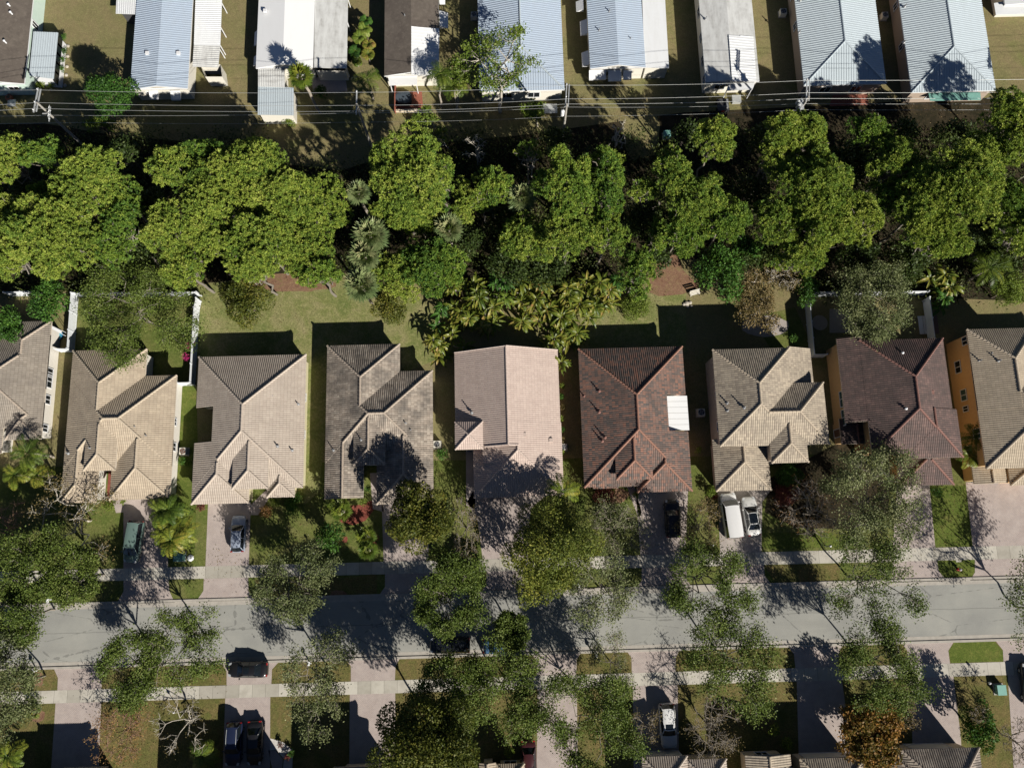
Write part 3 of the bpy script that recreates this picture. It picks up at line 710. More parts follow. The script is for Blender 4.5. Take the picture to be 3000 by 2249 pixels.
# 6 dark red
H6 = house('tiled_house', 'dark red and black mottled tile house with a white flat panel roof patch', [
    (1703, 2013, 1018, 1424, {'notch': ('e', 1157, 1263, 61)}), (1863, 2028, 1275, 1440, {'n': 'gable', 'snap': [('X1', 0)]}), (1802, 1909, 1255, 1404, {'z': 4.5, 'n': 'gable'}), (1735, 1809, 1320, 1430, {'n': 'gable'})],
    'tile_red', 'stucco_pink', 'cap_red', vents=[(1756, 1145, 4.1, 'pipe'), (1712, 1160, 3.2, 'pipe'), (1765, 1291, 4.2, 'pipe'), (1773, 1281, 4.4, 'pipe'), (1756, 1206, 4.1, 'pipe')],
    openings=[(1, 's', .5, 1.15, 4.8, 2.15, 'garage_door'), (2, 's', .5, 1.1, 1.1, 2.1, 'door'), (3, 's', .5, 1.4, 1.5, 1.4), (0, 'n', .5, 1.2, 2.6, 2.0), (0, 'w', .5, 1.5, 1.2, 1.2)])
b = H6['blocks'][0]
m = MB(H6['_base'])
xa, xb = P(1949, 1210, 3.9).x, b.X1 + .12
za, zb = 3.32, 3.08
for k in range(6):
    y0 = b.ny0 + .12 + (b.ny1 - b.ny0 - .2) * k / 6; y1 = b.ny0 + .12 + (b.ny1 - b.ny0 - .2) * (k + 1) / 6 - .03
    m.poly([(xa, y0, za), (xb, y0, zb), (xb, y1, zb), (xa, y1, za)]); m.poly([(xa, y0, za - .1), (xb, y0, zb - .1), (xb, y1, zb - .1), (xa, y1, za - .1)])
    m.poly([(xb, y0, zb), (xb, y1, zb), (xb, y1, zb - .1), (xb, y0, zb - .1)]); m.poly([(xa, y0, za), (xb, y0, zb), (xb, y0, zb - .1), (xa, y0, za - .1)])
m.build('patio_roof', M['grout_white'], H6['_root'])['label'] = 'white flat panel roof over the side porch'
# 7 two-storey blend
H7 = house('tiled_house', 'two-storey house with mottled grey-beige tiles beside the white van', [
    (2098, 2326, 1021, 1305, {'z': 5.6}), (2300, 2388, 1019, 1250, {'z': 4.6, 'shed': 'e'}), (2206, 2421, 1122, 1303, {'z': 5.6, 'axis': 'x', 'w': 'gable'}),
    (2254, 2362, 1210, 1355, {'z': 5.75, 'n': 'gable'}), (2092, 2253, 1285, 1437, {'n': 'gable'})],
    'tile_blend', 'stucco_grey', 'cap_tan', vents=[(2131, 1180, 6.2, 'pipe'), (2132, 1202, 6.2, 'pipe'), (2181, 1193, 7.2, 'pipe'), (2256, 1157, 6.6, 'pipe')],
    openings=[(4, 's', .5, 1.15, 4.8, 2.15, 'garage_door'), (3, 's', .5, 1.1, 1.1, 2.1, 'door'), (0, 'w', .2, 4.2, 1.2, 1.2), (0, 'w', .55, 4.3, 1.0, .8), (3, 's', .5, 4.6, 1.2, 1.2), (0, 'n', .5, 4.2, 1.6, 1.2)])
# 8 dark brown two storey
H8 = house('tiled_house', 'two-storey house with dark brown and red tiles and an orange side wall', [
    (2536, 2785, 993, 1330, {'z': 5.6}), (2462, 2560, 991, 1238, {'z': 4.4, 'shed': 'w'}), (2640, 2812, 1200, 1341, {'z': 5.45, 'n': 'gable'}),
    (2628, 2786, 1300, 1421, {'n': 'gable'}), (2462, 2560, 1225, 1300, {'z': 2.9, 'n': 'gable', 's': 'gable', 'axis': 'y', 'p': .12, 'inset': .3})],
    'tile_brown', 'stucco_orange', 'cap_brown', vents=[(2641, 1035, 6.3, 'white'), (2651, 1198, 7.2, 'white'), (2729, 1149, 6.7, 'box')],
    openings=[(1, 'w', .28, 3.1, 1.9, .85, 'window', 'glass_teal'), (1, 'w', .04, 3.1, 1.9, .85, 'window', 'glass_teal'), (3, 's', .5, 1.15, 4.6, 2.15, 'garage_door'), (2, 's', .5, 4.2, 1.5, 1.2), (0, 'n', .5, 4.2, 1.6, 1.2), (4, 'w', .5, 1.2, 1.0, 2.0, 'door')])
# 9 right edge
H9 = house('tiled_house', 'two-storey tan tiled house with orange side wall and windows, cut by the right edge', [
    (2846, 3050, 962, 1200, {'z': 5.6, 's': 'gable', 'snap': [('X0', 1)]}), (2866, 3260, 1050, 1368, {'z': 5.55}), (2849, 2948, 1345, 1415, {'n': 'gable', 's': 'gable', 'axis': 'y', 'p': .3}), (2952, 3240, 1300, 1418, {'z': 3.2, 'n': 'gable'})],
    'tile_tan', 'stucco_orange', 'cap_tan', vents=[(2902, 1036, 6.2, 'pipe'), (2870, 1056, 6.0, 'pipe'), (2927, 1056, 6.9, 'pipe')],
    openings=[(0, 'w', .93, 4.2, 1.0, 1.1, 'window', 'glass'), (0, 'w', .62, 2.0, 1.5, 1.2), (0, 'w', .22, 2.4, 1.4, 1.2, 'window', 'glass_teal'), (0, 'w', .03, 2.4, .7, 1.1), (1, 'w', .32, 4.0, 1.2, 1.5, 'window', 'glass_teal'), (1, 'w', .18, 1.6, 1.0, 1.7), (3, 's', .5, 1.25, 4.8, 2.2, 'garage_door'), (2, 's', .5, 1.1, 1.1, 2.0, 'door')])
# south row, only their street fronts reach the frame (the rest throws the shade over the driveways)
def south(label, blocks, tile, cap, **k):
    return house('tiled_house', label, blocks, tile, 'stucco_cream', cap, **k)
south('house below the lower left corner, only its roof shade in view', [(10, 291, 2262, 2700), (120, 280, 2256, 2500, {'z': 3.3})], 'tile_tan', 'cap_tan', openings=[(0, 'n', .6, 1.15, 4.6, 2.1, 'garage_door')])
south('house below the bottom edge behind the two dark parked cars', [(505, 835, 2303, 2800, {'z': 4.6}), (640, 900, 2330, 2900)], 'tile_tan', 'cap_tan', openings=[(1, 'n', .5, 1.15, 4.6, 2.1, 'garage_door')])
south('house below the bottom edge whose eave ends the shaded wide driveway', [(933, 1138, 2266, 2700, {'z': 5.0}), (985, 1140, 2246, 2500, {'z': 3.4, 'n': 'gable', 'axis': 'y', 'p': .3})], 'tile_beige', 'cap_beige', openings=[(0, 'n', .6, 1.15, 4.6, 2.1, 'garage_door')])
south('beige roof ends of the house behind the dark shaded tree at the bottom', [(1406, 1455, 2234, 2500, {'z': 3.6, 'n': 'gable', 's': 'hip', 'axis': 'y'}), (1456, 1540, 2236, 2520, {'z': 3.4})], 'tile_cream', 'cap_cream', openings=[(1, 'n', .5, 1.2, 1.4, 1.3)])
south('tiled house front with two hips, below the white sport utility car', [(1890, 2024, 2214, 2560, {'z': 4.0}), (2020, 2140, 2222, 2560, {'z': 3.9})], 'tile_beige', 'cap_beige', openings=[(0, 'n', .5, 1.15, 4.6, 2.1, 'garage_door')])
south('striped tile roof end beside the two clipped yellow-green bushes', [(2196, 2331, 2210, 2560, {'z': 3.6, 'n': 'gable', 'axis': 'y', 'p': .3})], 'tile_blend', 'cap_cream', openings=[(0, 'n', .5, 1.3, 1.4, 1.3)])
south('tiled house front just left of the orange-leaved tree', [(2358, 2549, 2219, 2560, {'z': 4.0}), (2330, 2500, 2260, 2700, {'z': 4.1})], 'tile_blend', 'cap_cream', openings=[(0, 'n', .5, 1.15, 4.6, 2.1, 'garage_door')])
south('dark weathered tile house front right of the orange-leaved tree', [(2660, 2893, 2191, 2560, {'z': 4.0}), (2630, 2760, 2206, 2560, {'z': 3.8})], 'tile_grey', 'cap_grey', openings=[(0, 'n', .5, 1.15, 4.6, 2.1, 'garage_door')])

# ---------------------------------------------------------------- mobile homes along the top
def mobile(label, blocks, roofm, wall, **k):
    return house('mobile_home', label, blocks, roofm, wall, k.pop('cap', None), k.pop('pitch', .2), k.pop('prof', RIB), k.pop('spacing', .33), False, k.pop('vents', ()), 'mobile home', 'mobile homes along the top', k.pop('trim', 'white'), **k)
G = {'n': 'gable', 's': 'gable', 'axis': 'y'}
def g(**k): d = dict(G); d['inset'] = .22; d.update(k); return d
def flat_roof(name, parent_h, pts_px, z0, z1, mat, ribs=None, thick=.08):
    """a sloping sheet roof (carport, porch) given by four surveyed corners NW NE SE SW; z0 at west, z1 at east"""
    zs = (z0, z1, z1, z0)
    pts = [P(x, y, z) for (x, y), z in zip(pts_px, zs)]
    m = MB(parent_h['_base'])
    slope_face(m, pts, 0, .3, RIB if ribs else None, flip=(ribs == 'ns'))
    m.poly([p - Vector((0, 0, thick)) for p in pts[::-1]])
    for p, q in zip(pts, pts[1:] + pts[:1]): m.poly([p, q, q - Vector((0, 0, thick)), p - Vector((0, 0, thick))])
    return m.build(name, M[mat], parent_h['_root']), pts
def posts(h, pts, name='post', mat='white', r=.05):
    for p in pts:
        m = MB(h['_base']); m.box(p.x - r, p.x + r, p.y - r, p.y + r, 0, p.z - .1); m.build(name, M[mat], h['_root'])
def lean_wall(h, pts, mat, name='wall'):
    m = MB(h['_base'])
    for p, q in zip(pts, pts[1:] + pts[:1]):
        m.poly([(p.x, p.y, 0), (q.x, q.y, 0), (q.x, q.y, q.z - .09), (p.x, p.y, p.z - .09)])
    return m.build(name, M[mat], h['_root'])
def inset_pts(pts, d):
    c = sum(pts, Vector((0, 0, 0))) / len(pts)
    return [Vector((p.x + (d if p.x < c.x else -d), p.y + (d if p.y < c.y else -d), p.z)) for p in pts]
def awning(h, x0, x1, y0, y1, z, side, mat='white'):
    """window awning: sloped sheet with side cheeks, surveyed top edge rectangle"""
    p0, p1 = P(x0, y0, z), P(x1, y1, z)
    xa, xb, ya, yb = p0.x, p1.x, p1.y, p0.y
    m = MB(h['_base']); d = .55
    if side == 'w': q = [(xb, ya, z), (xb, yb, z), (xa, yb, z - d), (xa, ya, z - d)]
    elif side == 'e': q = [(xa, ya, z), (xa, yb, z), (xb, yb, z - d), (xb, ya, z - d)]
    else: q = [(xa, yb, z), (xb, yb, z), (xb, ya, z - d), (xa, ya, z - d)]
    q = [Vector(v) for v in q]; m.poly(q); m.poly([v - Vector((0, 0, .03)) for v in q[::-1]])
    m.poly([q[1], q[2], Vector((q[1].x, q[1].y, q[2].z))]); m.poly([q[0], q[3], Vector((q[0].x, q[0].y, q[3].z))])
    m.poly([q[2], q[3], q[3] - Vector((0, 0, .18)), q[2] - Vector((0, 0, .18))])
    return m.build('awning', M[mat], h['_root'])
T1 = mobile('mobile home with brown shingle roof and mint green siding at the top left corner', [(-85, 92, -160, 247, g(z=3.0))], 'shingle', 'mint', prof=None,
    vents=[(28, 17, 3.6, 'white'), (34, 40, 3.6, 'white'), (16, 124, 3.7, 'white')], openings=[(0, 's', .75, 1.6, 1.4, 1.0), (0, 's', .4, 1.6, 1.4, 1.0), (0, 'e', .45, 1.7, .9, 1.4), (0, 'e', .7, 1.7, 1.2, 1.4)])
_, pp = flat_roof('porch_roof', T1, [(98, 93), (170, 96), (157, 231), (85, 222)], 2.75, 2.45, 'metal_pale', 'ns')
lean_wall(T1, inset_pts(pp, .18), 'white', 'porch_wall')
for k in range(5):
    y = pp[1].y + (pp[2].y - pp[1].y) * (k + .5) / 5
    m = MB(T1['_base']); x = pp[1].x - .17
    m.obox((x, y, 1.6), (.03, 0, 0), (0, .85, 0), (0, 0, .55)); m.build('screen_window', M['glass'], T1['_root'])
T2 = mobile('mobile home with pale blue ribbed roof and weathered white carport roof', [(397, 562, -160, 261, g(z=2.9))], 'metal_blue', 'offwhite', vents=[(432, 157, 3.4, 'box'), (523, 157, 3.3, 'box')],
    openings=[(0, 's', .3, 1.5, 1.4, 1.1), (0, 's', .72, 1.5, 1.2, 1.1), (0, 'w', .55, 1.5, 1.2, 1.1)])
_, pp = flat_roof('carport_roof', T2, [(578, -150), (656, -150), (645, 134), (568, 132)], 2.78, 2.5, 'metal_white', 'ew')
posts(T2, [pp[1].lerp(pp[2], t) + Vector((-.15, 0, 0)) for t in (.3, .55, .8, .98)])
_, pq = flat_roof('carport_roof', T2, [(568, 133), (645, 135), (639, 198), (564, 195)], 2.74, 2.46, 'metal_dirty', 'ew')
lean_wall(T2, inset_pts([P(585, 188, 2.4), P(645, 188, 2.4), P(650, 224, 2.35), P(600, 224, 2.35)], .0), 'offwhite', 'utility_room_wall')
posts(T2, [pq[1] + Vector((-.2, -.2, 0))])
_, pq = flat_roof('side_porch_roof', T2, [(343, -40), (404, -40), (402, 42), (339, 40)], 2.4, 2.7, 'metal_white', 'ns')
lean_wall(T2, inset_pts([P(355, -40, 2.3), P(404, -40, 2.3), P(402, 40, 2.3), P(352, 40, 2.3)], .1), 'darkgrey', 'porch_screen')
awning(T2, 387, 396, 120, 162, 2.5, 'w')
awning(T2, 435, 460, 266, 284, 2.3, 's'); awning(T2, 498, 525, 266, 286, 2.3, 's')
T3 = mobile('mobile home with bright white membrane roof and ribbed metal annex', [(757, 921, -160, 198, g(z=2.95))], 'grout_white', 'offwhite', prof=None,
    vents=[(777, 33, 3.4, 'box')], openings=[(0, 's', .7, 1.5, 1.6, 1.2), (0, 'w', .7, 1.5, 1.2, 1.1), (0, 'w', .4, 1.5, 1.2, 1.1)])
_, pp = flat_roof('carport_roof', T3, [(924, -150), (1022, -150), (1016, 201), (920, 198)], 2.82, 2.5, 'metal_dirty', None)
posts(T3, [pp[1].lerp(pp[2], t) + Vector((-.15, 0, 0)) for t in (.4, .6, .8, .98)])
lean_wall(T3, [P(925, 190, 2.5), P(1012, 190, 2.5), P(1012, 206, 2.4), P(925, 206, 2.4)], 'offwhite', 'porch_wall')
for x in (935, 955, 985): 
    p = P(x, 208, 1.7); m = MB(T3['_base']); m.obox(p, (.42, 0, 0), (0, .05, 0), (0, 0, .5)); m.build('screen_window', M['glass'], T3['_root'])
_, pp = flat_roof('annex_roof', T3, [(756, 201), (833, 201), (834, 256), (756, 253)], 2.7, 2.62, 'metal_dirty', 'ns')
_, pq = flat_roof('annex_roof', T3, [(756, 254), (860, 257), (860, 338), (755, 336)], 2.6, 2.5, 'metal_pale', 'ns')
lean_wall(T3, inset_pts(pq, .2), 'offwhite', 'annex_wall'); lean_wall(T3, inset_pts(pp, .2), 'offwhite', 'annex_wall')
awning(T3, 742, 753, 88, 128, 2.5, 'w'); awning(T3, 740, 752, 160, 186, 2.5, 'w')
T4 = mobile('mobile home with dark brown roof half covered by a white panel', [(1127, 1285, -160, 221, g(z=2.9))], 'shingle', 'offwhite', prof=None, vents=[(1186, 48, 3.4, 'pipe')],
    openings=[(0, 's', .25, 1.5, 1.2, 1.1), (0, 'w', .5, 1.5, 1.2, 1.1), (0, 'e', .55, 1.5, 1.2, 1.1)])
b = T4['blocks'][0]
q = [P(1205, 78, 3.66), P(1287, 84, 3.0), P(1286, 220, 2.98), P(1205, 218, 3.64)]
m = MB(T4['_base']); slope_face(m, q, 0, .5, ((-.03, 0), (-.02, .025), (.02, .025), (.03, 0)))
for p, r in zip(q, q[1:] + q[:1]): m.poly([p, r, r - Vector((0, 0, .1)), p - Vector((0, 0, .1))])
m.build('white_roof_panel', M['grout_white'], T4['_root'])
_, pp = flat_roof('porch_roof', T4, [(1136, 223), (1222, 223), (1222, 248), (1142, 250)], 2.3, 2.3, 'grout_white', None)
posts(T4, [pp[3] + Vector((.1, .1, 0)), pp[2] + Vector((-.1, .1, 0))])
awning(T4, 1287, 1312, 31, 76, 2.6, 'e'); awning(T4, 1287, 1303, -10, 6, 2.6, 'e')
T5 = mobile('mobile home with grey hipped ribbed roof under the white-branched tree', [(1400, 1644, -200, 266, {'z': 2.9, 'inset': .3, 'p': .24})], 'metal_blue', 'offwhite', cap='metal_pale',
    openings=[(0, 's', .3, 1.4, 1.6, 1.2), (0, 's', .65, 1.4, 1.6, 1.2), (0, 'w', .4, 1.5, 1.2, 1.1)])
T6 = mobile('mobile home with blue-grey ribbed roof and plain white side roof', [(1720, 1880, -160, 200, g(z=2.9))], 'metal_blue', 'offwhite', vents=[(1785, 34, 3.5, 'pipe'), (1755, 90, 3.2, 'pipe'), (1847, 115, 3.2, 'pipe')],
    openings=[(0, 's', .3, 1.4, 1.3, 1.1), (0, 's', .7, 1.4, 1.3, 1.1), (0, 'w', .7, 1.5, 1.2, 1.1), (0, 'w', .5, 1.5, 1.2, 1.1), (0, 'w', .25, 1.5, 1.2, 1.1)])
_, pp = flat_roof('side_roof', T6, [(1876, -150), (1940, -150), (1960, 200), (1889, 198)], 2.8, 2.55, 'metal_white', None)
lean_wall(T6, inset_pts(pp, .15), 'offwhite', 'side_wall')
for (y0, y1, x) in ((-2, 27, 1688), (56, 97, 1700), (148, 189, 1705)): awning(T6, x, x + 22, y0, y1, 2.45, 'w')
awning(T6, 1726, 1776, 206, 226, 2.3, 's'); awning(T6, 1782, 1822, 206, 230, 2.3, 's'); awning(T6, 1826, 1852, 206, 226, 2.3, 's')
T7 = mobile('mobile home with dirty white roof, dark windows along its left wall', [(2051, 2206, -160, 240, g(z=3.0, p=.12))], 'metal_dirty', 'offwhite', prof=None, vents=[(2068, 55, 3.3, 'pipe')],
    openings=[(0, 'w', .55, 1.7, 1.2, 1.0), (0, 'w', .36, 1.7, 1.0, .9), (0, 'w', .19, 1.7, 1.2, 1.0), (0, 'w', .05, 1.7, 1.0, 1.0), (0, 's', .3, 1.5, 1.4, 1.1)])
q = [P(2135, 103, 3.55), P(2207, 108, 3.12), P(2216, 238, 3.1), P(2145, 238, 3.53)]
m = MB(T7['_base']); slope_face(m, q, 0, .4, RIB)
for p, r in zip(q, q[1:] + q[:1]): m.poly([p, r, r - Vector((0, 0, .1)), p - Vector((0, 0, .1))])
m.build('ribbed_roof_panel', M['metal_white'], T7['_root'])
_, pp = flat_roof('porch_roof', T7, [(2135, 244), (2212, 242), (2205, 262), (2128, 266)], 2.5, 2.5, 'metal_white', None)
posts(T7, [pp[3] + Vector((.1, .1, 0)), pp[2] + Vector((-.1, .1, 0))])
T8 = mobile('mobile home with pale hipped ribbed roof, the second from the right', [(2330, 2566, -220, 249, {'z': 3.0, 'inset': .3, 'p': .26})], 'metal_pale', 'tan_siding', cap='metal_pale', vents=[(2342, 94, 3.4, 'pipe'), (2346, 0, 3.6, 'pipe'), (2507, 26, 3.5, 'box')],
    openings=[(0, 's', .3, 1.5, 1.4, 1.3), (0, 's', .7, 1.5, 1.4, 1.3), (0, 'w', .4, 1.5, .9, 1.1), (0, 'w', .6, 1.5, .9, 1.1)])
T9 = mobile('mobile home with pale hipped ribbed roof crossed by tree shadows, rightmost of the row', [(2637, 2879, -220, 269, {'z': 3.0, 'inset': .3, 'p': .26})], 'metal_pale', 'tan_siding', cap='metal_pale', vents=[(2652, 18, 3.5, 'pipe'), (2650, 123, 3.3, 'pipe')],
    openings=[(0, 's', .3, 1.5, 1.4, 1.3), (0, 's', .7, 1.5, 1.4, 1.3), (0, 'w', .3, 1.5, .9, 1.1), (0, 'w', .55, 1.5, .9, 1.1)])
_, pp = flat_roof('awning_roof', T9, [(2720, 272), (2872, 271), (2874, 293), (2725, 295)], 2.4, 2.4, 'green_box', None)
T10 = mobile('white flat-roofed mobile home cut by the top right corner', [(2930, 3180, -160, 12, g(z=2.9, p=.1))], 'metal_white', 'offwhite', prof=None, openings=[(0, 's', .4, 1.5, 1.4, 1.1)])
_, pp = flat_roof('awning_roof', T10, [(2912, 10), (3010, -10), (3020, 40), (2918, 44)], 2.3, 2.3, 'metal_white', None)
# ---------------------------------------------------------------- vegetation
def mesh_np(name, V, nper, tint=None):
    """V: (faces*nper,3) vertices of separate polygons with nper corners"""
    V = np.asarray(V, np.float32).reshape(-1, 3); nf = len(V) // nper
    me = bpy.data.meshes.new(name)
    me.vertices.add(len(V)); me.vertices.foreach_set('co', V.ravel())
    me.loops.add(len(V)); me.loops.foreach_set('vertex_index', np.arange(len(V), dtype=np.int32))
    me.polygons.add(nf); me.polygons.foreach_set('loop_start', np.arange(0, len(V), nper, dtype=np.int32))
    if tint is not None:
        a = me.attributes.new('tint', 'FLOAT', 'FACE'); a.data.foreach_set('value', np.asarray(tint, np.float32))
    me.update(calc_edges=True)
    return me
def unit(a): return a / np.maximum(np.linalg.norm(a, axis=-1, keepdims=True), 1e-9)
def quads(C, D, N, L, Wd, pointed=.35):
    """leaf blades: base C, direction D, facing N, length L, width Wd; 4 corners"""
    S = unit(np.cross(D, N)); L = np.asarray(L)[:, None]; Wd = np.asarray(Wd)[:, None]
    a = C; b = C + D * L * .5 + S * Wd * .5; c = C + D * L; d = C + D * L * .5 - S * Wd * .5
    return np.stack([a, b, c, d], 1).reshape(-1, 3)
def rnd_dir(n, rg): return unit(rg.normal(size=(n, 3)))
def sphere_pts(n, rg, zmin=-.35):
    z = rg.uniform(zmin, 1, n); t = rg.uniform(0, 2 * math.pi, n); r = np.sqrt(1 - z * z)
    return np.stack([r * np.cos(t), r * np.sin(t), z], 1)
def seg_mesh(name, S, sides=4):
    """S: list of (p0,p1,r0,r1) -> tapered limbs"""
    p0 = np.array([s[0] for s in S], float); p1 = np.array([s[1] for s in S], float)
    r0 = np.array([s[2] for s in S])[:, None]; r1 = np.array([s[3] for s in S])[:, None]
    d = unit(p1 - p0); ref = np.where(np.abs(d[:, 2:3]) < .9, np.array([[0, 0, 1.]]), np.array([[1., 0, 0]]))
    a = unit(np.cross(d, ref)); b = np.cross(d, a); q = []
    for k in range(sides):
        t0, t1 = 2 * math.pi * k / sides, 2 * math.pi * (k + 1) / sides
        u0 = a * math.cos(t0) + b * math.sin(t0); u1 = a * math.cos(t1) + b * math.sin(t1)
        q.append(np.stack([p0 + u0 * r0, p0 + u1 * r0, p1 + u1 * r1, p1 + u0 * r1], 1))
    return mesh_np(name, np.concatenate(q, 0), 4)
def bent(p, q, r0, r1, rg, n=3, j=.12):
    p, q = np.array(p, float), np.array(q, float); L = np.linalg.norm(q - p)
    pts = [p + (q - p) * (i / n) + (rg.normal(size=3) * L * j * (0 if i in (0, n) else 1)) for i in range(n + 1)]
    return [(pts[i], pts[i + 1], r0 + (r1 - r0) * i / n, r0 + (r1 - r0) * (i + 1) / n) for i in range(n)]
def lobes_for(r, rz, rg, n=None, spread=.62, lob=(.34, .5)):
    n = n or int(5 + r * 1.6)
    out = []
    for i in range(n):
        t = i * 2.399 + rg.uniform(-.5, .5); d = math.sqrt((i + .4) / n) * spread * rg.uniform(.85, 1.15)
        lr = r * rg.uniform(*lob) * (1 if n > 2 else 1.3)
        out.append((np.array([d * r * math.cos(t), d * r * math.sin(t), rz * (.75 * (1 - d * d * 1.6) + rg.uniform(-.45, .35))]), lr))
    return out
TREES = {}
def tree_root(name, label, cat, p, group=None):
    return thing(name, label, cat, (p.x, p.y, 0), 0, group)
def trunk_and_limbs(root, targets, zc, r0, rg, mat, lean=(0, 0), name='trunk', fork=.62, extra=()):
    S = list(extra)
    f = np.array([lean[0] * .6, lean[1] * .6, zc * fork])
    S += bent((0, 0, -.1), f, r0, r0 * .7, rg, 4, .03)
    for t in targets: S += bent(f + rg.normal(size=3) * r0 * .3, t, r0 * .45, r0 * .12, rg, 4, .07)
    link(name, seg_mesh(name, S, 5), M[mat], root)
def pine(cx, cy, rpx, zc, label, mat='pine', seed=0, n=None, squash=(1, 1), dens=1.15, spread=.80, lob=(.20, .31)):
    rg = np.random.default_rng(seed * 7 + 3)
    p = P(cx, cy, zc); r = rpx * (H - zc) / F * 1.03
    root = tree_root('pine_tree', label, 'tree', p, 'pines in the belt of trees')
    lobs = lobes_for(r, r * .42, rg, n or int(13 + r * 4.2), spread, lob)
    C, T, D = [], [], []
    for c, lr in lobs:
        c = c * np.array([squash[0], squash[1], 1]); k = max(12, int(50.0 * lr * lr * dens))
        s = sphere_pts(k, rg, -.3); s[:, 2] *= .95
        pos = c + s * lr * (1 + rg.normal(size=(k, 1)) * .09) * np.array([squash[0], squash[1], 1])
        C.append(pos); D.append(unit(s + np.array([0, 0, .55]) + rg.normal(size=(k, 3)) * .25))
        T.append(np.full(k, rg.uniform(.3, .7)) + rg.normal(size=k) * .18)
    C, D, T = np.concatenate(C), np.concatenate(D), np.concatenate(T); C[:, 2] += zc
    # needle tufts: a pom-pom of needle bundles at each shoot end
    nn = 24
    c = np.repeat(C, nn, 0); d = unit(np.repeat(D, nn, 0) * .55 + rg.normal(size=(len(c), 3)) * .75)
    sc = np.repeat(rg.uniform(.65, 1.4, len(C)), nn); L = rg.uniform(.19, .32, len(c)) * sc; w = rg.uniform(.055, .085, len(c)) * sc
    q = quads(c, d, rnd_dir(len(c), rg), L, w)
    tint = np.repeat(T, nn) + rg.normal(size=len(c)) * .10
    link('crown', mesh_np('crown', q, 4, np.clip(tint, 0, 1)), M[mat], root)
    tg = [np.array([l[0][0] * squash[0], l[0][1] * squash[1], zc + l[0][2] - .2 * l[1]]) for l in lobs]
    S = []
    for k in range(int(4 + r * 3)):   # bare twigs and dead shoots poking out of the canopy
        a = tg[rg.integers(len(tg))]; e = a + unit(rg.normal(size=3) + np.array([0, 0, .5])) * rg.uniform(.8, 1.5)
        S += bent(a, e, .05, .02, rg, 2, .15)
    trunk_and_limbs(root, tg, zc, .13 + r * .014, rg, 'bark_oak', extra=S)
    return root
def clump_tree(name, cx, cy, rpx, zc, label, mat, seed, trunk='bark_oak', hang=1.0, leaves=55, size=(.13, .24), tips=(8, 6, 5), squash=(1, 1), flat=.62, clump=.38, cat='tree', group=None, aspect=.62, lean=(0, 0), empty=.0, twigs=True, tr=.14):
    """open-crowned tree: trunk > limbs > branches > twigs with a loose spray of leaves at every twig end"""
    rg = np.random.default_rng(seed * 13 + 5)
    p = P(cx, cy, zc); r = rpx * (H - zc) / F * 1.03
    root = tree_root(name, label, cat, Vector((p.x - lean[0], p.y - lean[1], 0)), group)
    off = np.array([lean[0], lean[1], 0])
    S, tip = [], []
    f = np.array([off[0] * .35, off[1] * .35, zc * .5])
    S += bent((0, 0, -.1), f, tr, tr * .75, rg, 3, .04)
    sq = np.array([squash[0], squash[1], flat])
    for i in range(tips[0]):
        t = 2 * math.pi * (i + rg.uniform(-.3, .3)) / tips[0]; d = rg.uniform(.3, .7) if i else .1
        a = off + np.array([math.cos(t) * d, math.sin(t) * d, rg.uniform(-.1, .35)]) * r * sq + np.array([0, 0, zc])
        S += bent(f, a, tr * .55, tr * .3, rg, 3, .1)
        for j in range(tips[1]):
            b = a + unit(rg.normal(size=3) + np.array([math.cos(t), math.sin(t), .3]) * .9) * r * rg.uniform(.2, .5) * sq
            S += bent(a, b, tr * .28, tr * .13, rg, 2, .12)
            if rg.uniform() < empty: continue
            for k in range(tips[2]):
                c = b + unit(rg.normal(size=3) + unit(b - off - np.array([0, 0, zc])) * .6) * r * rg.uniform(.10, .26) * sq
                if twigs: S += bent(b, c, max(tr * .11, .022), max(tr * .045, .014), rg, 1)
                tip.append(c)
    link('trunk', seg_mesh('trunk', S, 4), M[trunk], root)
    if leaves:
        C = np.array(tip); k = int(leaves * 1.25)
        per = np.repeat(np.arange(len(C)), k)
        c = C[per] + rg.normal(size=(len(per), 3)) * clump * np.array([1, 1, .6]) * (r / 4.2) ** .5
        d = unit(rg.normal(size=(len(per), 3)) + np.array([0, 0, -.25 * hang])); L = rg.uniform(*size, len(per)) * 1.1
        nrm = unit(rg.normal(size=(len(per), 3)) * .6 + np.array([0, 0, 1]))
        tint = np.repeat(rg.uniform(.2, .75, len(C)), k) + rg.normal(size=len(per)) * .13
        link('crown', mesh_np('crown', quads(c, d, nrm, L, L * aspect), 4, np.clip(tint, 0, 1)), M[mat], root)
    return root
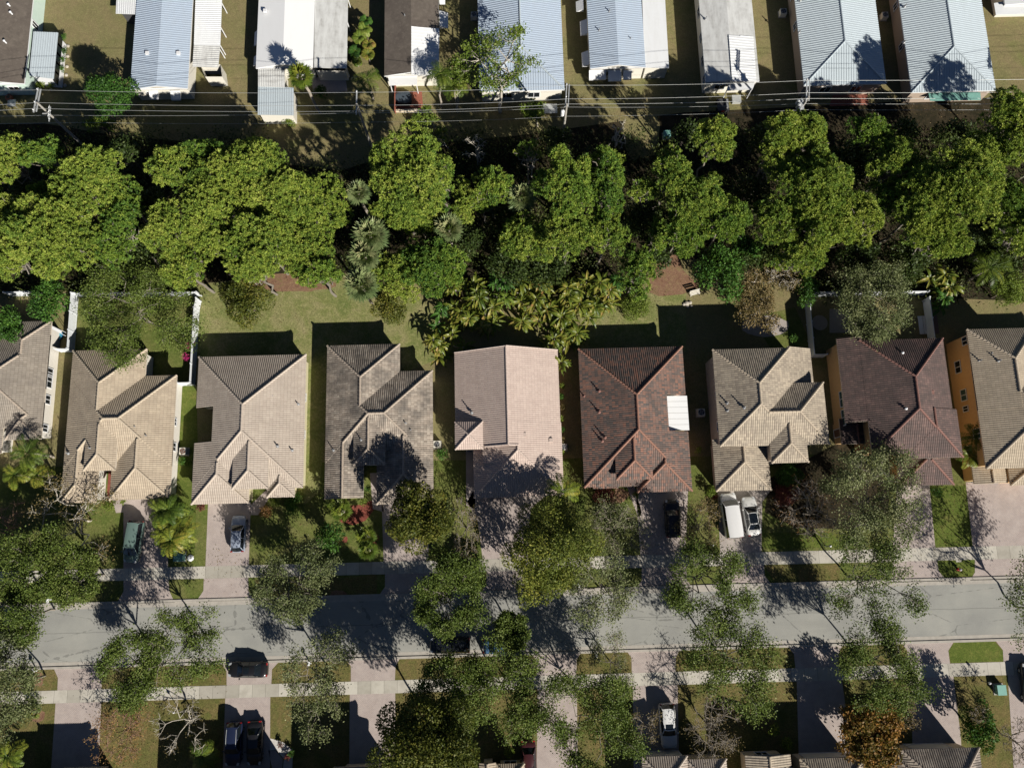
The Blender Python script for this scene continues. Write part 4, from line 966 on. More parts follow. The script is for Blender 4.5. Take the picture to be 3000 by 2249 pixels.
def dense_tree(name, cx, cy, rpx, zc, label, mat, seed, trunk='bark', size=(.22, .4), n=None, dens=1.0, squash=(1, 1), flat=.7, cat='tree', group=None, tr=.15, lob=(.26, .4), spread=.72, aspect=.55):
    """full-crowned tree or bush: leaf sprays over many overlapping lobes"""
    rg = np.random.default_rng(seed * 17 + 1)
    p = P(cx, cy, zc); r = rpx * (H - zc) / F * 1.03
    root = tree_root(name, label, cat, p, group)
    lobs = lobes_for(r, r * flat, rg, n or int(7 + r * 3), spread, lob)
    Q, T = [], []
    for c, lr in lobs:
        k = max(30, int(520 * lr * lr / (size[1] / .3) ** 2 * dens))
        s = sphere_pts(k, rg, -.5)
        pos = (c + s * lr * (1 - np.abs(rg.normal(size=(k, 1))) * .22)) * np.array([squash[0], squash[1], 1])
        d = unit(s * .5 + rg.normal(size=(k, 3)) * .8); nr = unit(s + rg.normal(size=(k, 3)) * .5)
        L = rg.uniform(*size, k)
        Q.append(quads(pos + np.array([0, 0, zc]), d, nr, L, L * aspect)); T.append(rg.uniform(.25, .65) + rg.normal(size=k) * .16)
    q = np.concatenate(Q); q[:, 2] = np.maximum(q[:, 2], .03)
    link('crown', mesh_np('crown', q, 4, np.clip(np.concatenate(T), 0, 1)), M[mat], root)
    tg = [np.array([l[0][0] * squash[0], l[0][1] * squash[1], max(.2, zc + l[0][2] * .7)]) for l in lobs[:9]]
    trunk_and_limbs(root, tg, max(zc, .3), tr, rg, trunk, fork=.5)
    return root
def shrub(name, cx, cy, rpx, z, label, mat, seed, size=(.12, .24), squash=(1, 1), dens=1.0, cat='shrub', group=None, n=None):
    """low bush, one mesh"""
    rg = np.random.default_rng(seed * 19 + 2)
    p = P(cx, cy, z); r = rpx * (H - z) / F * 1.03
    lobs = lobes_for(r, z * .6, rg, n or max(4, int(4 + r * 3)), .6, (.4, .6))
    Q, T = [], []
    for c, lr in lobs:
        k = max(40, int(900 * lr * lr / (size[1] / .2) ** 2 * dens))
        s = sphere_pts(k, rg, -.6)
        pos = (c + s * lr * np.array([1, 1, min(1, z / max(lr, .1))]) * (1 - np.abs(rg.normal(size=(k, 1))) * .2)) * np.array([squash[0], squash[1], 1])
        L = rg.uniform(*size, k)
        Q.append(quads(pos + np.array([0, 0, z * .7]), unit(s * .5 + rg.normal(size=(k, 3)) * .8), unit(s + rg.normal(size=(k, 3)) * .6), L, L * .5)); T.append(rg.uniform(.25, .7) + rg.normal(size=k) * .16)
    q = np.concatenate(Q); q[:, 2] = np.maximum(q[:, 2], .02)
    o = link(name, mesh_np(name, q, 4, np.clip(np.concatenate(T), 0, 1)), M[mat], None, (p.x, p.y, 0))
    return tag(o, label, cat, group)
def frond(base, az, L, rise, rg, nl=26, leaf=.55, w=.05, droop=1.0, vee=.5):
    """one feather frond: leaflets along an arching rib; returns quads and rib segments"""
    ca, sa = math.cos(az), math.sin(az)
    ts = np.linspace(0, 1, 9)
    hx = L * (ts * .95 - .12 * ts ** 2); hz = L * (rise * ts - droop * .75 * ts ** 2)
    pts = np.stack([base[0] + hx * ca, base[1] + hx * sa, base[2] + hz], 1)
    S = [(pts[i], pts[i + 1], .035 * (1 - ts[i]) + .008, .035 * (1 - ts[i + 1]) + .008) for i in range(8)]
    t = np.linspace(.10, 1, nl)
    c = np.stack([np.interp(t, ts, pts[:, k]) for k in range(3)], 1)
    tg = unit(np.gradient(c, axis=0)); side = np.array([-sa, ca, 0.])
    prof = np.sin(np.clip(t * 2.9 + .25, 0, math.pi)) ** .6 + .25
    Q = []
    for sg in (-1, 1):
        d = unit(tg * .55 + side * sg + np.array([0, 0, -.35 * droop + vee * .3]) + rg.normal(size=(nl, 3)) * .10)
        Q.append(quads(c, d, np.cross(d, tg) * sg + rg.normal(size=(nl, 3)) * .1, leaf * prof * rg.uniform(.85, 1.1, nl), np.full(nl, w)))
    return np.concatenate(Q), S
def feather_palm(cx, cy, rpx, zc, label, seed, mat='palm', nf=15, trunk_r=.13, leaf=.55, w=.06, group=None, rise=(.1, .95), name='palm_tree', cat='palm', stems=1, lean=(0, 0)):
    rg = np.random.default_rng(seed * 23 + 9)
    p = P(cx, cy, zc); L = rpx * (H - zc) / F * 1.06
    root = tree_root(name, label, cat, Vector((p.x - lean[0], p.y - lean[1], 0)), group)
    Q, S, T, TS = [], [], [], []
    for s in range(stems):
        o = np.array([rg.normal() * .35 * (stems > 1) * L * .6, rg.normal() * .35 * (stems > 1) * L * .6, 0])
        b = o + np.array([lean[0], lean[1], zc - (s * .35)])
        TS += bent(o * .4 + np.array([0, 0, -.1]), b, trunk_r * 1.2, trunk_r * .8, rg, 5, .012)
        for i in range(nf):
            q, sg = frond(b, 2.399 * i + rg.uniform(-.3, .3), L * rg.uniform(.85, 1.08), rg.uniform(*rise), rg, leaf=leaf, w=w)
            Q.append(q); S += sg; T.append(np.clip(np.full(len(q) // 4, rg.uniform(.2, .8)) + rg.normal(size=len(q) // 4) * .08, 0, 1))
    link('crown', mesh_np('crown', np.concatenate(Q), 4, np.concatenate(T)), M[mat], root)
    link('trunk', seg_mesh('trunk', TS, 7), M['palm_trunk'], root)
    link('frond_ribs', seg_mesh('frond_ribs', S, 3), M['lime'] if mat != 'sabal' else M['sabal'], root)
    return root
def fan_palm(cx, cy, rpx, zc, label, seed, mat='sabal', nf=22, trunk_r=.16, group=None, lean=(0, 0), blade=None, dead=0):
    rg = np.random.default_rng(seed * 29 + 4)
    p = P(cx, cy, zc); R = rpx * (H - zc) / F * 1.05
    root = tree_root('fan_palm', label, 'palm', Vector((p.x - lean[0], p.y - lean[1], 0)), group)
    Q, T, S = [], [], []
    b = np.array([lean[0], lean[1], zc])
    for i in range(nf + dead):
        az = 2.399 * i; el = math.radians(75 - 105 * (i / nf) + rg.uniform(-8, 8))
        d = np.array([math.cos(az) * math.cos(el), math.sin(az) * math.cos(el), math.sin(el)])
        hub = b + d * R * .48; S.append((b, hub, .03, .018))
        up = unit(np.cross(np.cross(d, [0, 0, 1.]), d) + 1e-6); side = np.cross(d, up); k = 18
        a = np.linspace(-1.75, 1.75, k) + rg.normal(size=k) * .05
        dd = unit(d * np.cos(a)[:, None] + side * np.sin(a)[:, None] + up * .25 + np.array([0, 0, -.28]) + rg.normal(size=(k, 3)) * .05)
        L = R * .55 * (1 - .25 * np.abs(a) / 1.75) * rg.uniform(.9, 1.1, k)
        Q.append(quads(np.repeat(hub[None], k, 0), dd, np.repeat(up[None], k, 0) + rg.normal(size=(k, 3)) * .15, L, np.full(k, R * .085)))
        T.append(np.clip(np.full(k, (.55 - .5 * (i / nf)) + rg.uniform(0, .45)) + rg.normal(size=k) * .07, 0, 1))
    link('crown', mesh_np('crown', np.concatenate(Q), 4, np.concatenate(T)), M[mat], root)
    link('trunk', seg_mesh('trunk', bent((0, 0, -.1), b, trunk_r * 1.15, trunk_r, rg, 5, .01), 8), M['palm_trunk'], root)
    link('petioles', seg_mesh('petioles', S, 3), M['lime'], root)
    return root
def banana(cx, cy, rpx, zc, label, seed, mat='banana', nl=14, group='banana-leaved plants behind the houses', wide=.19):
    rg = np.random.default_rng(seed * 31 + 6)
    p = P(cx, cy, zc); R = rpx * (H - zc) / F
    root = tree_root('banana_plant', label, 'plant', p, group)
    Q, T, TS = [], [], []
    b = np.array([0, 0, zc - .5])
    TS += bent((0, 0, -.1), b, .12, .07, rg, 3, .02)
    for s in range(4):
        o = np.array([rg.normal() * R * .42, rg.normal() * R * .42, zc - .4 - .5 * s]); TS += bent((o[0] * .4, o[1] * .4, -.1), o, .11, .06, rg, 3, .02)
        for i in range(int(nl * .7) if s else nl):
            az = 2.399 * i + s; L = R * rg.uniform(.65, 1.1); rise = rg.uniform(.15, 1.0); k = 6
            ts = np.linspace(0.12, 1, k + 1); ca, sa = math.cos(az), math.sin(az)
            c = np.stack([o[0] + L * ts * .92 * ca, o[1] + L * ts * .92 * sa, o[2] + L * (rise * ts - .8 * ts ** 2)], 1)
            W = L * wide * np.sin(np.clip(ts * 2.85 + .2, 0, math.pi)) ** .7 * .6; sd = np.array([-sa, ca, 0])
            tw = rg.uniform(-.35, .35)
            for sg in (-1, 1):
                e = c + (sd * sg + np.array([0, 0, .35 + tw * sg])) * W[:, None]
                for j in range(k):
                    if rg.uniform() < .08: continue
                    Q.append(np.stack([c[j], c[j + 1], e[j + 1] * .98 + c[j + 1] * .02, e[j] * .98 + c[j] * .02]))
                    T.append(np.clip((.2 + .55 * ((i * 37 + s * 11) % 10) / 10) + rg.normal() * .1, 0, 1))
    link('leaves', mesh_np('leaves', np.concatenate(Q), 4, np.array(T)), M[mat], root)
    link('stem', seg_mesh('stem', TS, 6), M['bark_pale'], root)
    return root
def stuff_leaves(name, pts, mat, size, per, spread, zr, seed):
    rg = np.random.default_rng(seed)
    C = np.repeat(np.array(pts), per, 0)
    c = C + rg.normal(size=C.shape) * np.array([spread, spread, 0]) + np.stack([0 * C[:, 0], 0 * C[:, 0], np.abs(rg.normal(size=len(C))) * zr], 1)
    L = rg.uniform(*size, len(c))
    q = quads(c, unit(rg.normal(size=(len(c), 3)) + np.array([0, 0, .2])), unit(rg.normal(size=(len(c), 3)) * .6 + np.array([0, 0, 1])), L, L * .4)
    q[:, 2] = np.maximum(q[:, 2], .03)
    t = np.repeat(rg.uniform(.1, .9, len(pts)), per) + rg.normal(size=len(c)) * .1
    o = link(name, mesh_np(name, q, 4, np.clip(t, 0, 1)), M[mat]); o['kind'] = 'stuff'
    return o
# ---------------------------------------------------------------- the pines (survey in the 2212-wide overview, K scales it)
K = 3000 / 2212
PINES = [  # x, y, r, z, material, squash, label
 (14, 345, 52, 11, 'pine', (.9, 1.2), 'pine cut by the left edge, uppermost of the belt there'),
 (92, 335, 48, 11, 'pine_green', (1.1, .8), 'green pine second from the left edge along the top of the belt'),
 (195, 395, 76, 12, 'pine', (1, 1.05), 'broad yellow-green pine above the fenced garden, second of the upper row'),
 (265, 430, 44, 10, 'pine_green', (.9, 1.1), 'small green pine squeezed against the right of the broad yellow-green pine'),
 (120, 505, 92, 12, 'pine', (1.05, 1), 'largest pine at the left, directly behind the left edge house'),
 (255, 500, 60, 11, 'pine_green', (.8, 1.35), 'tall deep green pine in the left belt with a dark gap right of it'),
 (18, 470, 50, 11, 'pine', (.9, 1), 'pine at the left edge halfway down the belt'),
 (20, 555, 50, 10, 'pine', (1, .9), 'pine at the left edge lowest in the belt'),
 (368, 365, 48, 11, 'pine', (1, 1), 'round pine alone left of the large middle pine cluster'),
 (440, 330, 42, 10, 'pine_green', (1.4, .6), 'flat dark green pine at the top edge of the belt above the courtyard house'),
 (440, 390, 40, 11, 'pine', (1, 1.1), 'shaded pine between the round one and the large cluster'),
 (540, 375, 80, 10.5, 'pine', (1, .95), 'crown at the top of the large pine cluster above the courtyard house'),
 (470, 440, 72, 10.5, 'pine', (1, .9), 'left crown of the large pine cluster above the courtyard house'),
 (600, 430, 76, 10.5, 'pine', (1, .9), 'middle crown of the large pine cluster above the courtyard house'),
 (680, 450, 66, 8.5, 'pine', (1, 1.1), 'right crown of the large pine cluster, beside the palms'),
 (370, 500, 60, 11, 'pine', (1, 1), 'pine over the corner of the white fenced garden'),
 (395, 575, 55, 10, 'pine', (.9, .85), 'lowest pine, hanging over the white fence corner'),
 (470, 520, 52, 10, 'pine', (1, .8), 'sparse pine with bare twigs showing between the two middle clusters'),
 (565, 525, 74, 11, 'pine', (1, .9), 'wide pine over the back of the courtyard house lawn'),
 (545, 580, 50, 10, 'pine', (1.2, .6), 'lower skirt pine at the rust mulch of the courtyard house lawn'),
 (660, 540, 62, 8.5, 'pine', (1, 1), 'pine left of the grey-green fan palms'),
 (690, 590, 42, 9, 'pine_green', (1.1, .7), 'small pine hanging over the lawn beside the fan palms'),
 (888, 375, 84, 13, 'pine', (.95, 1.1), 'bright rounded pine standing alone below the clearing'),
 (955, 395, 36, 9.5, 'pine_green', (.6, 1.5), 'narrow green pine stuck to the right of the rounded pine'),
 (880, 455, 56, 7.5, 'pine', (1.1, .7), 'pine skirt just below the rounded pine'),
 (910, 480, 44, 6.5, 'pine', (1.1, .6), 'low pine between the fan palms and the dark gap'),
 (1065, 400, 38, 10, 'pine_green', (1, 1), 'little round green pine in the dark gap above the banana plants'),
 (1005, 435, 34, 7, 'pine', (.8, 1.3), 'thin pale pine left of the little round green pine'),
 (1045, 440, 26, 6, 'pine_green', (1, .8), 'tiny green pine tuft under the little round green pine'),
 (935, 575, 62, 7.5, 'pine_green', (1.05, .9), 'deep green round pine above the weathered grey house'),
 (865, 590, 56, 6, 'pine', (1, .95), 'pine right of the fan palms above the grey house lawn'),
 (1220, 400, 66, 13, 'pine_green', (.85, 1.2), 'tall oval pine, left of the pair above the pink house'),
 (1310, 410, 52, 12, 'pine_green', (.75, 1.5), 'tall oval pine, right of the pair above the pink house'),
 (1230, 505, 58, 11, 'pine', (1.1, .85), 'wide pine at the foot of the oval pair'),
 (1310, 500, 46, 11, 'pine', (.9, 1), 'pine at the right foot of the oval pair'),
 (1140, 515, 56, 8.5, 'pine', (1.05, .95), 'pine above the banana plants left of the oval pair'),
 (1375, 590, 44, 8, 'pine_green', (.9, 1.2), 'low soft green pine beside the mulch patch'),
 (1545, 300, 46, 12, 'pine', (1, 1), 'pine on a bare leaning limb beside the green cabinet'),
 (1450, 375, 46, 12, 'pine', (.9, 1.2), 'upper crown of the crooked pine group right of the dark gap'),
 (1500, 425, 54, 12, 'pine', (1.05, 1), 'round tufted crown of the crooked pine group'),
 (1395, 410, 26, 10, 'pine', (1.2, .9), 'small outlying pine tuft reaching left into the dark gap'),
 (1470, 505, 48, 10, 'pine_green', (1, 1), 'pine at the foot of the crooked group above the mulch patch'),
 (1420, 510, 24, 9, 'pine_green', (.6, 1.6), 'narrow strip of pine at the edge of the dark gap'),
 (1565, 475, 52, 10, 'pine_green', (1, .9), 'soft round pine above the bright green tree'),
 (1695, 290, 46, 12, 'pine', (1.1, .9), 'yellowish pine at the top of the right belt'),
 (1745, 300, 50, 11, 'pine', (.8, 1.2), 'yellowish pine just right of the topmost one in the right belt'),
 (1675, 345, 40, 11, 'pine', (.8, 1.2), 'pale pine below the topmost one of the right belt'),
 (1760, 400, 74, 12, 'pine', (1, 1), 'big pine above the two-storey grey-beige house'),
 (1680, 480, 50, 10, 'pine', (.95, 1.1), 'pine at the left foot of the big pine above the grey-beige house'),
 (1780, 480, 64, 11, 'pine', (1, .9), 'pine below the big one above the grey-beige house'),
 (1855, 470, 46, 11, 'pine', (1, 1.1), 'pine left of the leaning pale trunks'),
 (1730, 555, 48, 9, 'pine', (1.1, .8), 'lowest pine of the right belt, behind the rust tree'),
 (1880, 285, 40, 10, 'pine_green', (1.1, .9), 'dark hollow green pine below the tan hipped mobile home'),
 (1935, 350, 50, 11, 'pine', (1, 1), 'pine in the middle of the right belt beside the dark hollow'),
 (1920, 430, 44, 10, 'pine_green', (1, 1), 'shaded green pine under the middle of the right belt'),
 (2000, 440, 66, 12, 'pine', (1, 1), 'pine over the leaning pale trunks'),
 (2075, 400, 82, 13, 'pine', (.95, 1.1), 'largest pine at the right, behind the brown two-storey house'),
 (2020, 510, 62, 11, 'pine', (1.1, .8), 'pine at the foot of the largest right-hand pine'),
 (2130, 330, 50, 12, 'pine', (.9, 1), 'pine above and right of the largest right-hand pine'),
 (2185, 270, 66, 13, 'pine', (.9, 1.25), 'pine cut by the right edge, uppermost there'),
 (2175, 430, 44, 10, 'pine_green', (1, 1), 'dark shaded pine at the right edge'),
 (2205, 500, 50, 10, 'pine', (1, .9), 'pine cut by the right edge, lowest there'),
 (1140, 322, 26, 11, 'pine', (1.1, .8), 'scraggy pine with four separate tufts below the power line'),
 (1310, 340, 28, 9, 'pine_green', (1.2, .7), 'faint green pine just above the oval pair'),
 (2345, 283, 50, 13, 'pine', (1, 1), 'pine beyond the right edge casting the shadow on the rightmost hipped roof'),
 (110, 415, 40, 10, 'pine_green', (1.2, .6), 'low pine in the shaded gap near the left edge'),
 ]
for i, (x, y, r, z, mt, sq, lb) in enumerate(PINES):
    pine(x * K, y * K, r * K * (1.14 if x < 800 else 1.2), z, lb, mt, i + 1, squash=sq, n=6 if 'scraggy' in lb else None)
UNDER = [
    (270, 330, 40, 6, 'dark understory tree above the cream house garden oak, upper'),
    (330, 440, 40, 6, 'dark understory tree left of the large middle pine cluster'),
    (300, 560, 45, 5, 'dark understory tree in the gap over the cream house fence'),
    (950, 520, 45, 5, 'dark understory tree right of the wide pine by the clearing'),
    (1090, 470, 50, 5, 'dark understory tree below the little round green pine'),
    (1100, 570, 55, 5, 'dark understory tree above the single tall banana plant'),
    (1180, 590, 50, 4, 'dark understory tree above the thick banana clump'),
    (1390, 480, 55, 5, 'dark understory tree left of the crooked pine group'),
    (1410, 560, 45, 4, 'dark understory tree just above the mulch patch'),
    (1620, 420, 50, 5, 'dark understory tree right of the crooked pine group'),
    (1610, 560, 50, 4, 'dark understory tree above the bright green broad-leaved tree'),
    (1640, 300, 36, 5, 'dark understory tree left of the topmost yellowish pine'),
    (1830, 360, 55, 5, 'dark understory tree beside the dark hollow pine'),
    (1850, 560, 55, 4, 'dark understory tree left of the brown house garden oak'),
    (1960, 560, 55, 4, 'dark understory tree above the brown house garden oak'),
    (2120, 500, 55, 5, 'dark understory tree left of the dark shaded pine at the right edge'),
    (2150, 560, 50, 4, 'dark understory tree above the banana plants at the right fence'),
    (1200, 310, 40, 5, 'dark understory tree above the oval pine pair'),
    (1480, 290, 36, 5, 'dark understory tree under the green utility cabinet in the lane'),
    (2060, 300, 50, 5, 'dark understory tree between the hipped mobile homes and the right pines'),
    (1950, 290, 40, 5, 'dark understory tree below the transformer bank pole'),
    (60, 420, 40, 5, 'dark understory tree between the two left edge pines'),
    (1020, 520, 36, 5, 'dark understory tree left of the wide skirt pine'),
]
for i, (x, y, r, z, lb) in enumerate(UNDER): dense_tree('understory_tree', x * K, y * K, r * K, z, lb, 'understory', 300 + i, trunk='bark_dark', size=(.25, .45), dens=.8, group='understory trees in the pine belt')
# ---------------------------------------------------------------- street and garden trees
ct = lambda *a, **k: clump_tree(*a, **k)
OAK = dict(group='fine-leaved street oaks')
ct('oak_tree', 95, 1655, 98, 6.2, 'dark green oak at the left edge above the sidewalk', 'oak', 1, **OAK)
ct('oak_tree', 225, 1690, 79, 6.2, 'oak over the sidewalk left of the green minivan', 'oak', 2, **OAK)
ct('oak_tree', 60, 1800, 88, 6.7, 'oak hanging over the road at the left edge', 'oak', 3, **OAK)
ct('oak_tree', 20, 2010, 107, 7.2, 'grey-leaved oak at the left edge below the road', 'oak_grey', 4, **OAK)
ct('oak_tree', 390, 1965, 93, 6.7, 'light green oak below the road, left of the pair by the black car', 'oak', 5, leaves=48, **OAK)
ct('oak_tree', 530, 1885, 104, 7.2, 'oak reaching over the road, right of the pair by the black car', 'oak', 6, leaves=45, empty=.15, **OAK)
ct('oak_tree', 872, 1712, 98, 6.2, 'sparse oak over the sidewalk beside the red mulch', 'oak_grey', 7, leaves=48, empty=.1, **OAK)
ct('oak_tree', 925, 1985, 104, 6.7, 'thin greyish oak between the black car and the shaded driveway', 'oak_grey', 8, leaves=34, empty=.15, squash=(.9, 1.1), **OAK)
ct('oak_tree', 1325, 1722, 104, 6.7, 'full dark oak over the road edge, north of the two parked cars', 'oak', 9, leaves=75, **OAK)
ct('oak_tree', 1325, 2035, 110, 7.2, 'broad oak south of the parked cars, left half of the pair', 'oak', 10, leaves=58, **OAK)
ct('oak_tree', 1475, 2015, 112, 7.2, 'broad oak south of the parked cars, right half of the pair', 'oak', 11, leaves=58, **OAK)
ct('oak_tree', 1500, 1848, 45, 6.2, 'small oak crown half covering the blue parked car', 'oak', 12, leaves=50, **OAK)
ct('oak_tree', 1770, 1725, 98, 6.2, 'airy oak on the road edge right of the yellowish tree', 'oak_grey', 13, leaves=30, empty=.15, **OAK)
ct('oak_tree', 2080, 1702, 110, 6.7, 'oak over the sidewalk in front of the white van', 'oak', 14, leaves=48, lean=(1.5, -.5), **OAK)
ct('oak_tree', 2150, 1935, 130, 7.2, 'large oak below the road, right of the fanned shadow', 'oak', 15, leaves=55, **OAK)
ct('oak_tree', 1745, 2120, 140, 7.2, 'large oak left of the white sport utility car at the bottom', 'oak', 16, leaves=85, **OAK)
ct('oak_tree', 2570, 1465, 140, 6.7, 'bluish green oak in front of the dark brown house', 'oak_grey', 17, leaves=75, squash=(.9, 1.1), **OAK)
ct('oak_tree', 2560, 1695, 119, 7.2, 'open oak over the sidewalk below the dark brown house', 'oak', 18, leaves=36, empty=.15, **OAK)
ct('oak_tree', 2590, 1945, 121, 7.2, 'oak below the road next to the chamfered grass island', 'oak', 19, leaves=52, **OAK)
ct('oak_tree', 388, 912, 172, 5.5, 'wide grey-green oak filling the white fenced garden', 'oak', 20, leaves=100, squash=(1, .72), **OAK)
ct('oak_tree', 2560, 880, 120, 6, 'dark oak in the fenced garden behind the brown house', 'oak_grey', 21, leaves=75, **OAK)
ct('oak_tree', 3085, 1790, 140, 6.7, 'oak just beyond the right edge whose shadow crosses the road', 'oak', 22, leaves=26, empty=.2, **OAK)
dt = lambda *a, **k: dense_tree(*a, **k)
dt('shade_tree', 1228, 1512, 108, 7.3, 'dense olive-leaved round tree in front of the weathered grey house', 'olive', 31, squash=(.95, 1), size=(.2, .36))
dt('shade_tree', 1625, 1600, 138, 7, 'big yellowish tree over the driveway of the pink house', 'oak_yellow', 32, dens=.7, size=(.18, .34), lob=(.2, .3), n=34, spread=.8)
dt('shade_tree', 1560, 1710, 70, 4.5, 'yellowish lower crown hanging over the road edge beside the big yellowish tree', 'oak_yellow', 33, dens=.7, size=(.18, .34), squash=(.9, 1.1), lob=(.24, .36))
dt('shade_tree', 718, 885, 82, 4, 'dark olive round tree alone on the courtyard house lawn', 'olive', 34, dens=.8, size=(.2, .34))
dt('shade_tree', 1143, 900, 58, 3, 'small dark bushy tree behind the weathered grey house', 'olive', 35, squash=(.9, 1.2), size=(.18, .3))
dt('shade_tree', 2105, 810, 92, 5, 'bright green broad-leaved tree beside the rust tree', 'broad', 36, squash=(1, 1.1), dens=.7, size=(.25, .42), lob=(.2, .3), n=24)
dt('shade_tree', 2185, 730, 50, 5, 'bright green top branch above the rust tree', 'broad', 37, squash=(1, .9), dens=.8, size=(.25, .42))
dt('shade_tree', 150, 880, 62, 3.5, 'green broad-leaved tree outside the left white fence', 'broad', 38, squash=(.9, 1.2), size=(.2, .35))
dt('shade_tree', 25, 960, 62, 3, 'green tree behind the left edge house', 'broad', 39, size=(.2, .35))
dt('shade_tree', 328, 287, 80, 4.5, 'round deep green tree on the lawn below the pale blue roof', 'broad', 40, squash=(.95, 1), size=(.2, .36))
dt('shade_tree', 300, 370, 44, 2, 'yellow-green bush under the power line', 'lime', 41, squash=(1.5, .6), dens=.6, size=(.18, .3))
dt('shade_tree', 2362, 850, 48, 3, 'dark green bushy tree at the white fence corner of the brown house', 'broad', 42, squash=(.8, 1.3), size=(.18, .3))
dt('shade_tree', 2945, 850, 62, 3, 'pale yellow-green bushy tree behind the right edge house', 'lime', 43, dens=.7, size=(.16, .28))
dt('shade_tree', 2870, 735, 40, 3, 'broad green plant clump behind the right edge house', 'broad', 44, size=(.3, .5))
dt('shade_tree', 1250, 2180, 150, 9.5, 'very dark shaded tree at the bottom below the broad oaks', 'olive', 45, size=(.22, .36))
dt('shade_tree', 2862, 2130, 58, 2.6, 'green bush tree with a few red leaves by the bottom right driveway', 'broad', 46, squash=(.8, 1.25), size=(.2, .36))
dt('shade_tree', 965, 1570, 46, 2.2, 'dark round bush tree left of the two small fan palms', 'broad', 47, size=(.2, .32))
ct('rust_tree', 2560, 2150, 86, 4, 'orange and gold leaved tree at the bottom right', 'gold', 51, trunk='bark', leaves=36, size=(.2, .36), clump=.36)
ct('rust_tree', 2215, 880, 72, 4, 'rust-brown half bare tree behind the grey-beige house', 'dryleaf', 52, trunk='bark_pale', leaves=26, size=(.14, .26), squash=(.8, 1.3))
ct('rust_tree', 2285, 790, 62, 4.5, 'pale bare branches above the rust-brown tree', 'dryleaf', 53, trunk='bark_pale', leaves=5, size=(.12, .2), squash=(1, 1))
# the white-limbed tree under the wires
ct('branching_tree', 1475, 185, 130, 7.5, 'yellow-green tree with bare white limbs over the grey hipped mobile home', 'lime', 54, trunk='bark_pale', leaves=34, size=(.18, .32), clump=.34, tips=(6, 4, 5), lean=(.6, 2.5), squash=(1.1, .75), tr=.24)
ct('branching_tree', 1340, 215, 48, 6, 'yellow-green limb tree left of the white-limbed tree', 'lime', 55, trunk='bark_pale', leaves=30, size=(.18, .32), clump=.3, tips=(4, 4, 4), lean=(.4, 2.0), tr=.14)
ct('branching_tree', 1250, 345, 36, 3, 'low lime green branch beside the brick patio', 'lime', 56, trunk='bark_pale', leaves=26, size=(.18, .32), clump=.28, tips=(4, 3, 4), lean=(-1.2, .4), tr=.1)
ct('branching_tree', 1280, 405, 38, 3, 'lime leaf sprays at the edge of the pines below the brick patio', 'lime', 57, trunk='bark_pale', leaves=14, size=(.2, .34), clump=.26, tips=(4, 4, 3), lean=(-1.5, .2), tr=.1)
ct('branching_tree', 1560, 325, 44, 3.5, 'green leaf sprays beside the pole transformer', 'lime', 58, trunk='bark_pale', leaves=24, size=(.18, .32), clump=.3, tips=(4, 4, 4), lean=(-.8, .3), tr=.1)
# bare trees
BARE = dict(group='leafless garden trees')
ct('bare_tree', 215, 1520, 118, 4, 'white-limbed bare tree with thin olive leaves left of the green minivan', 'dryleaf', 61, trunk='bark_pale', leaves=12, size=(.12, .22), tips=(6, 5, 6), tr=.17, **BARE)
ct('bare_tree', 1365, 1545, 74, 3.2, 'grey bare tree right of the dense olive tree', 'dryleaf', 62, trunk='bark_grey', leaves=3, size=(.1, .16), tips=(7, 7, 7), squash=(.7, 1.2), tr=.10, **BARE)
ct('bare_tree', 1800, 1545, 80, 3.2, 'dense grey-green twiggy bare tree in front of the dark red house', 'oak_grey', 63, trunk='bark_grey', leaves=9, size=(.1, .18), tips=(8, 7, 8), tr=.11, **BARE)
ct('bare_tree', 2055, 1540, 66, 3, 'brown half bare tree left of the white van', 'dryleaf', 64, trunk='bark_grey', leaves=14, size=(.12, .2), tips=(6, 6, 6), tr=.10, **BARE)
ct('bare_tree', 2385, 1500, 98, 3.5, 'tangled bare tree with rusty tips between the white sedan and the brown house', 'rust', 65, trunk='bark_grey', leaves=3, size=(.1, .18), tips=(8, 7, 7), tr=.13, **BARE)
ct('bare_tree', 365, 2140, 78, 3.2, 'rusty bare tree by the lower left driveway', 'rust', 66, trunk='bark_rust', leaves=4, size=(.1, .18), tips=(8, 7, 8), tr=.10, **BARE)
ct('bare_tree', 545, 2115, 78, 3, 'pale bare tree next to the rusty one at the bottom left', 'dryleaf', 67, trunk='bark_pale', leaves=2, size=(.1, .16), tips=(6, 5, 6), tr=.12, **BARE)
ct('bare_tree', 2090, 2135, 88, 3.4, 'grey bare tree right of the white sport utility car', 'dryleaf', 68, trunk='bark_grey', leaves=3, size=(.1, .16), tips=(8, 7, 8), tr=.12, **BARE)
ct('bare_tree', 1892, 2130, 46, 3, 'thin bare tree touching the left side of the white sport utility car', 'dryleaf', 69, trunk='bark_grey', leaves=4, size=(.1, .16), tips=(6, 5, 6), tr=.08, **BARE)
ct('bare_tree', 10, 1545, 80, 3.5, 'pinkish grey bare tree at the left edge', 'dryleaf', 70, trunk='bark_rust', leaves=2, size=(.1, .16), tips=(8, 7, 7), tr=.10, **BARE)
ct('bare_tree', 2985, 2170, 60, 3.2, 'dark grey bare tree at the bottom right corner', 'dryleaf', 71, trunk='bark_grey', leaves=3, size=(.1, .16), tips=(7, 6, 7), tr=.1, **BARE)
ct('bare_tree', 1795, 1945, 68, 3.6, 'thin leafed bare tree on the verge left of the fanned shadow', 'oak_grey', 72, trunk='bark_grey', leaves=9, size=(.12, .2), tips=(6, 6, 6), squash=(.9, 1.2), tr=.10, **BARE)
ct('bare_tree', 2650, 2085, 42, 2.2, 'small grey twiggy bush tree above the orange tree', 'dryleaf', 73, trunk='bark_grey', leaves=5, size=(.1, .16), tips=(7, 6, 6), tr=.07, **BARE)
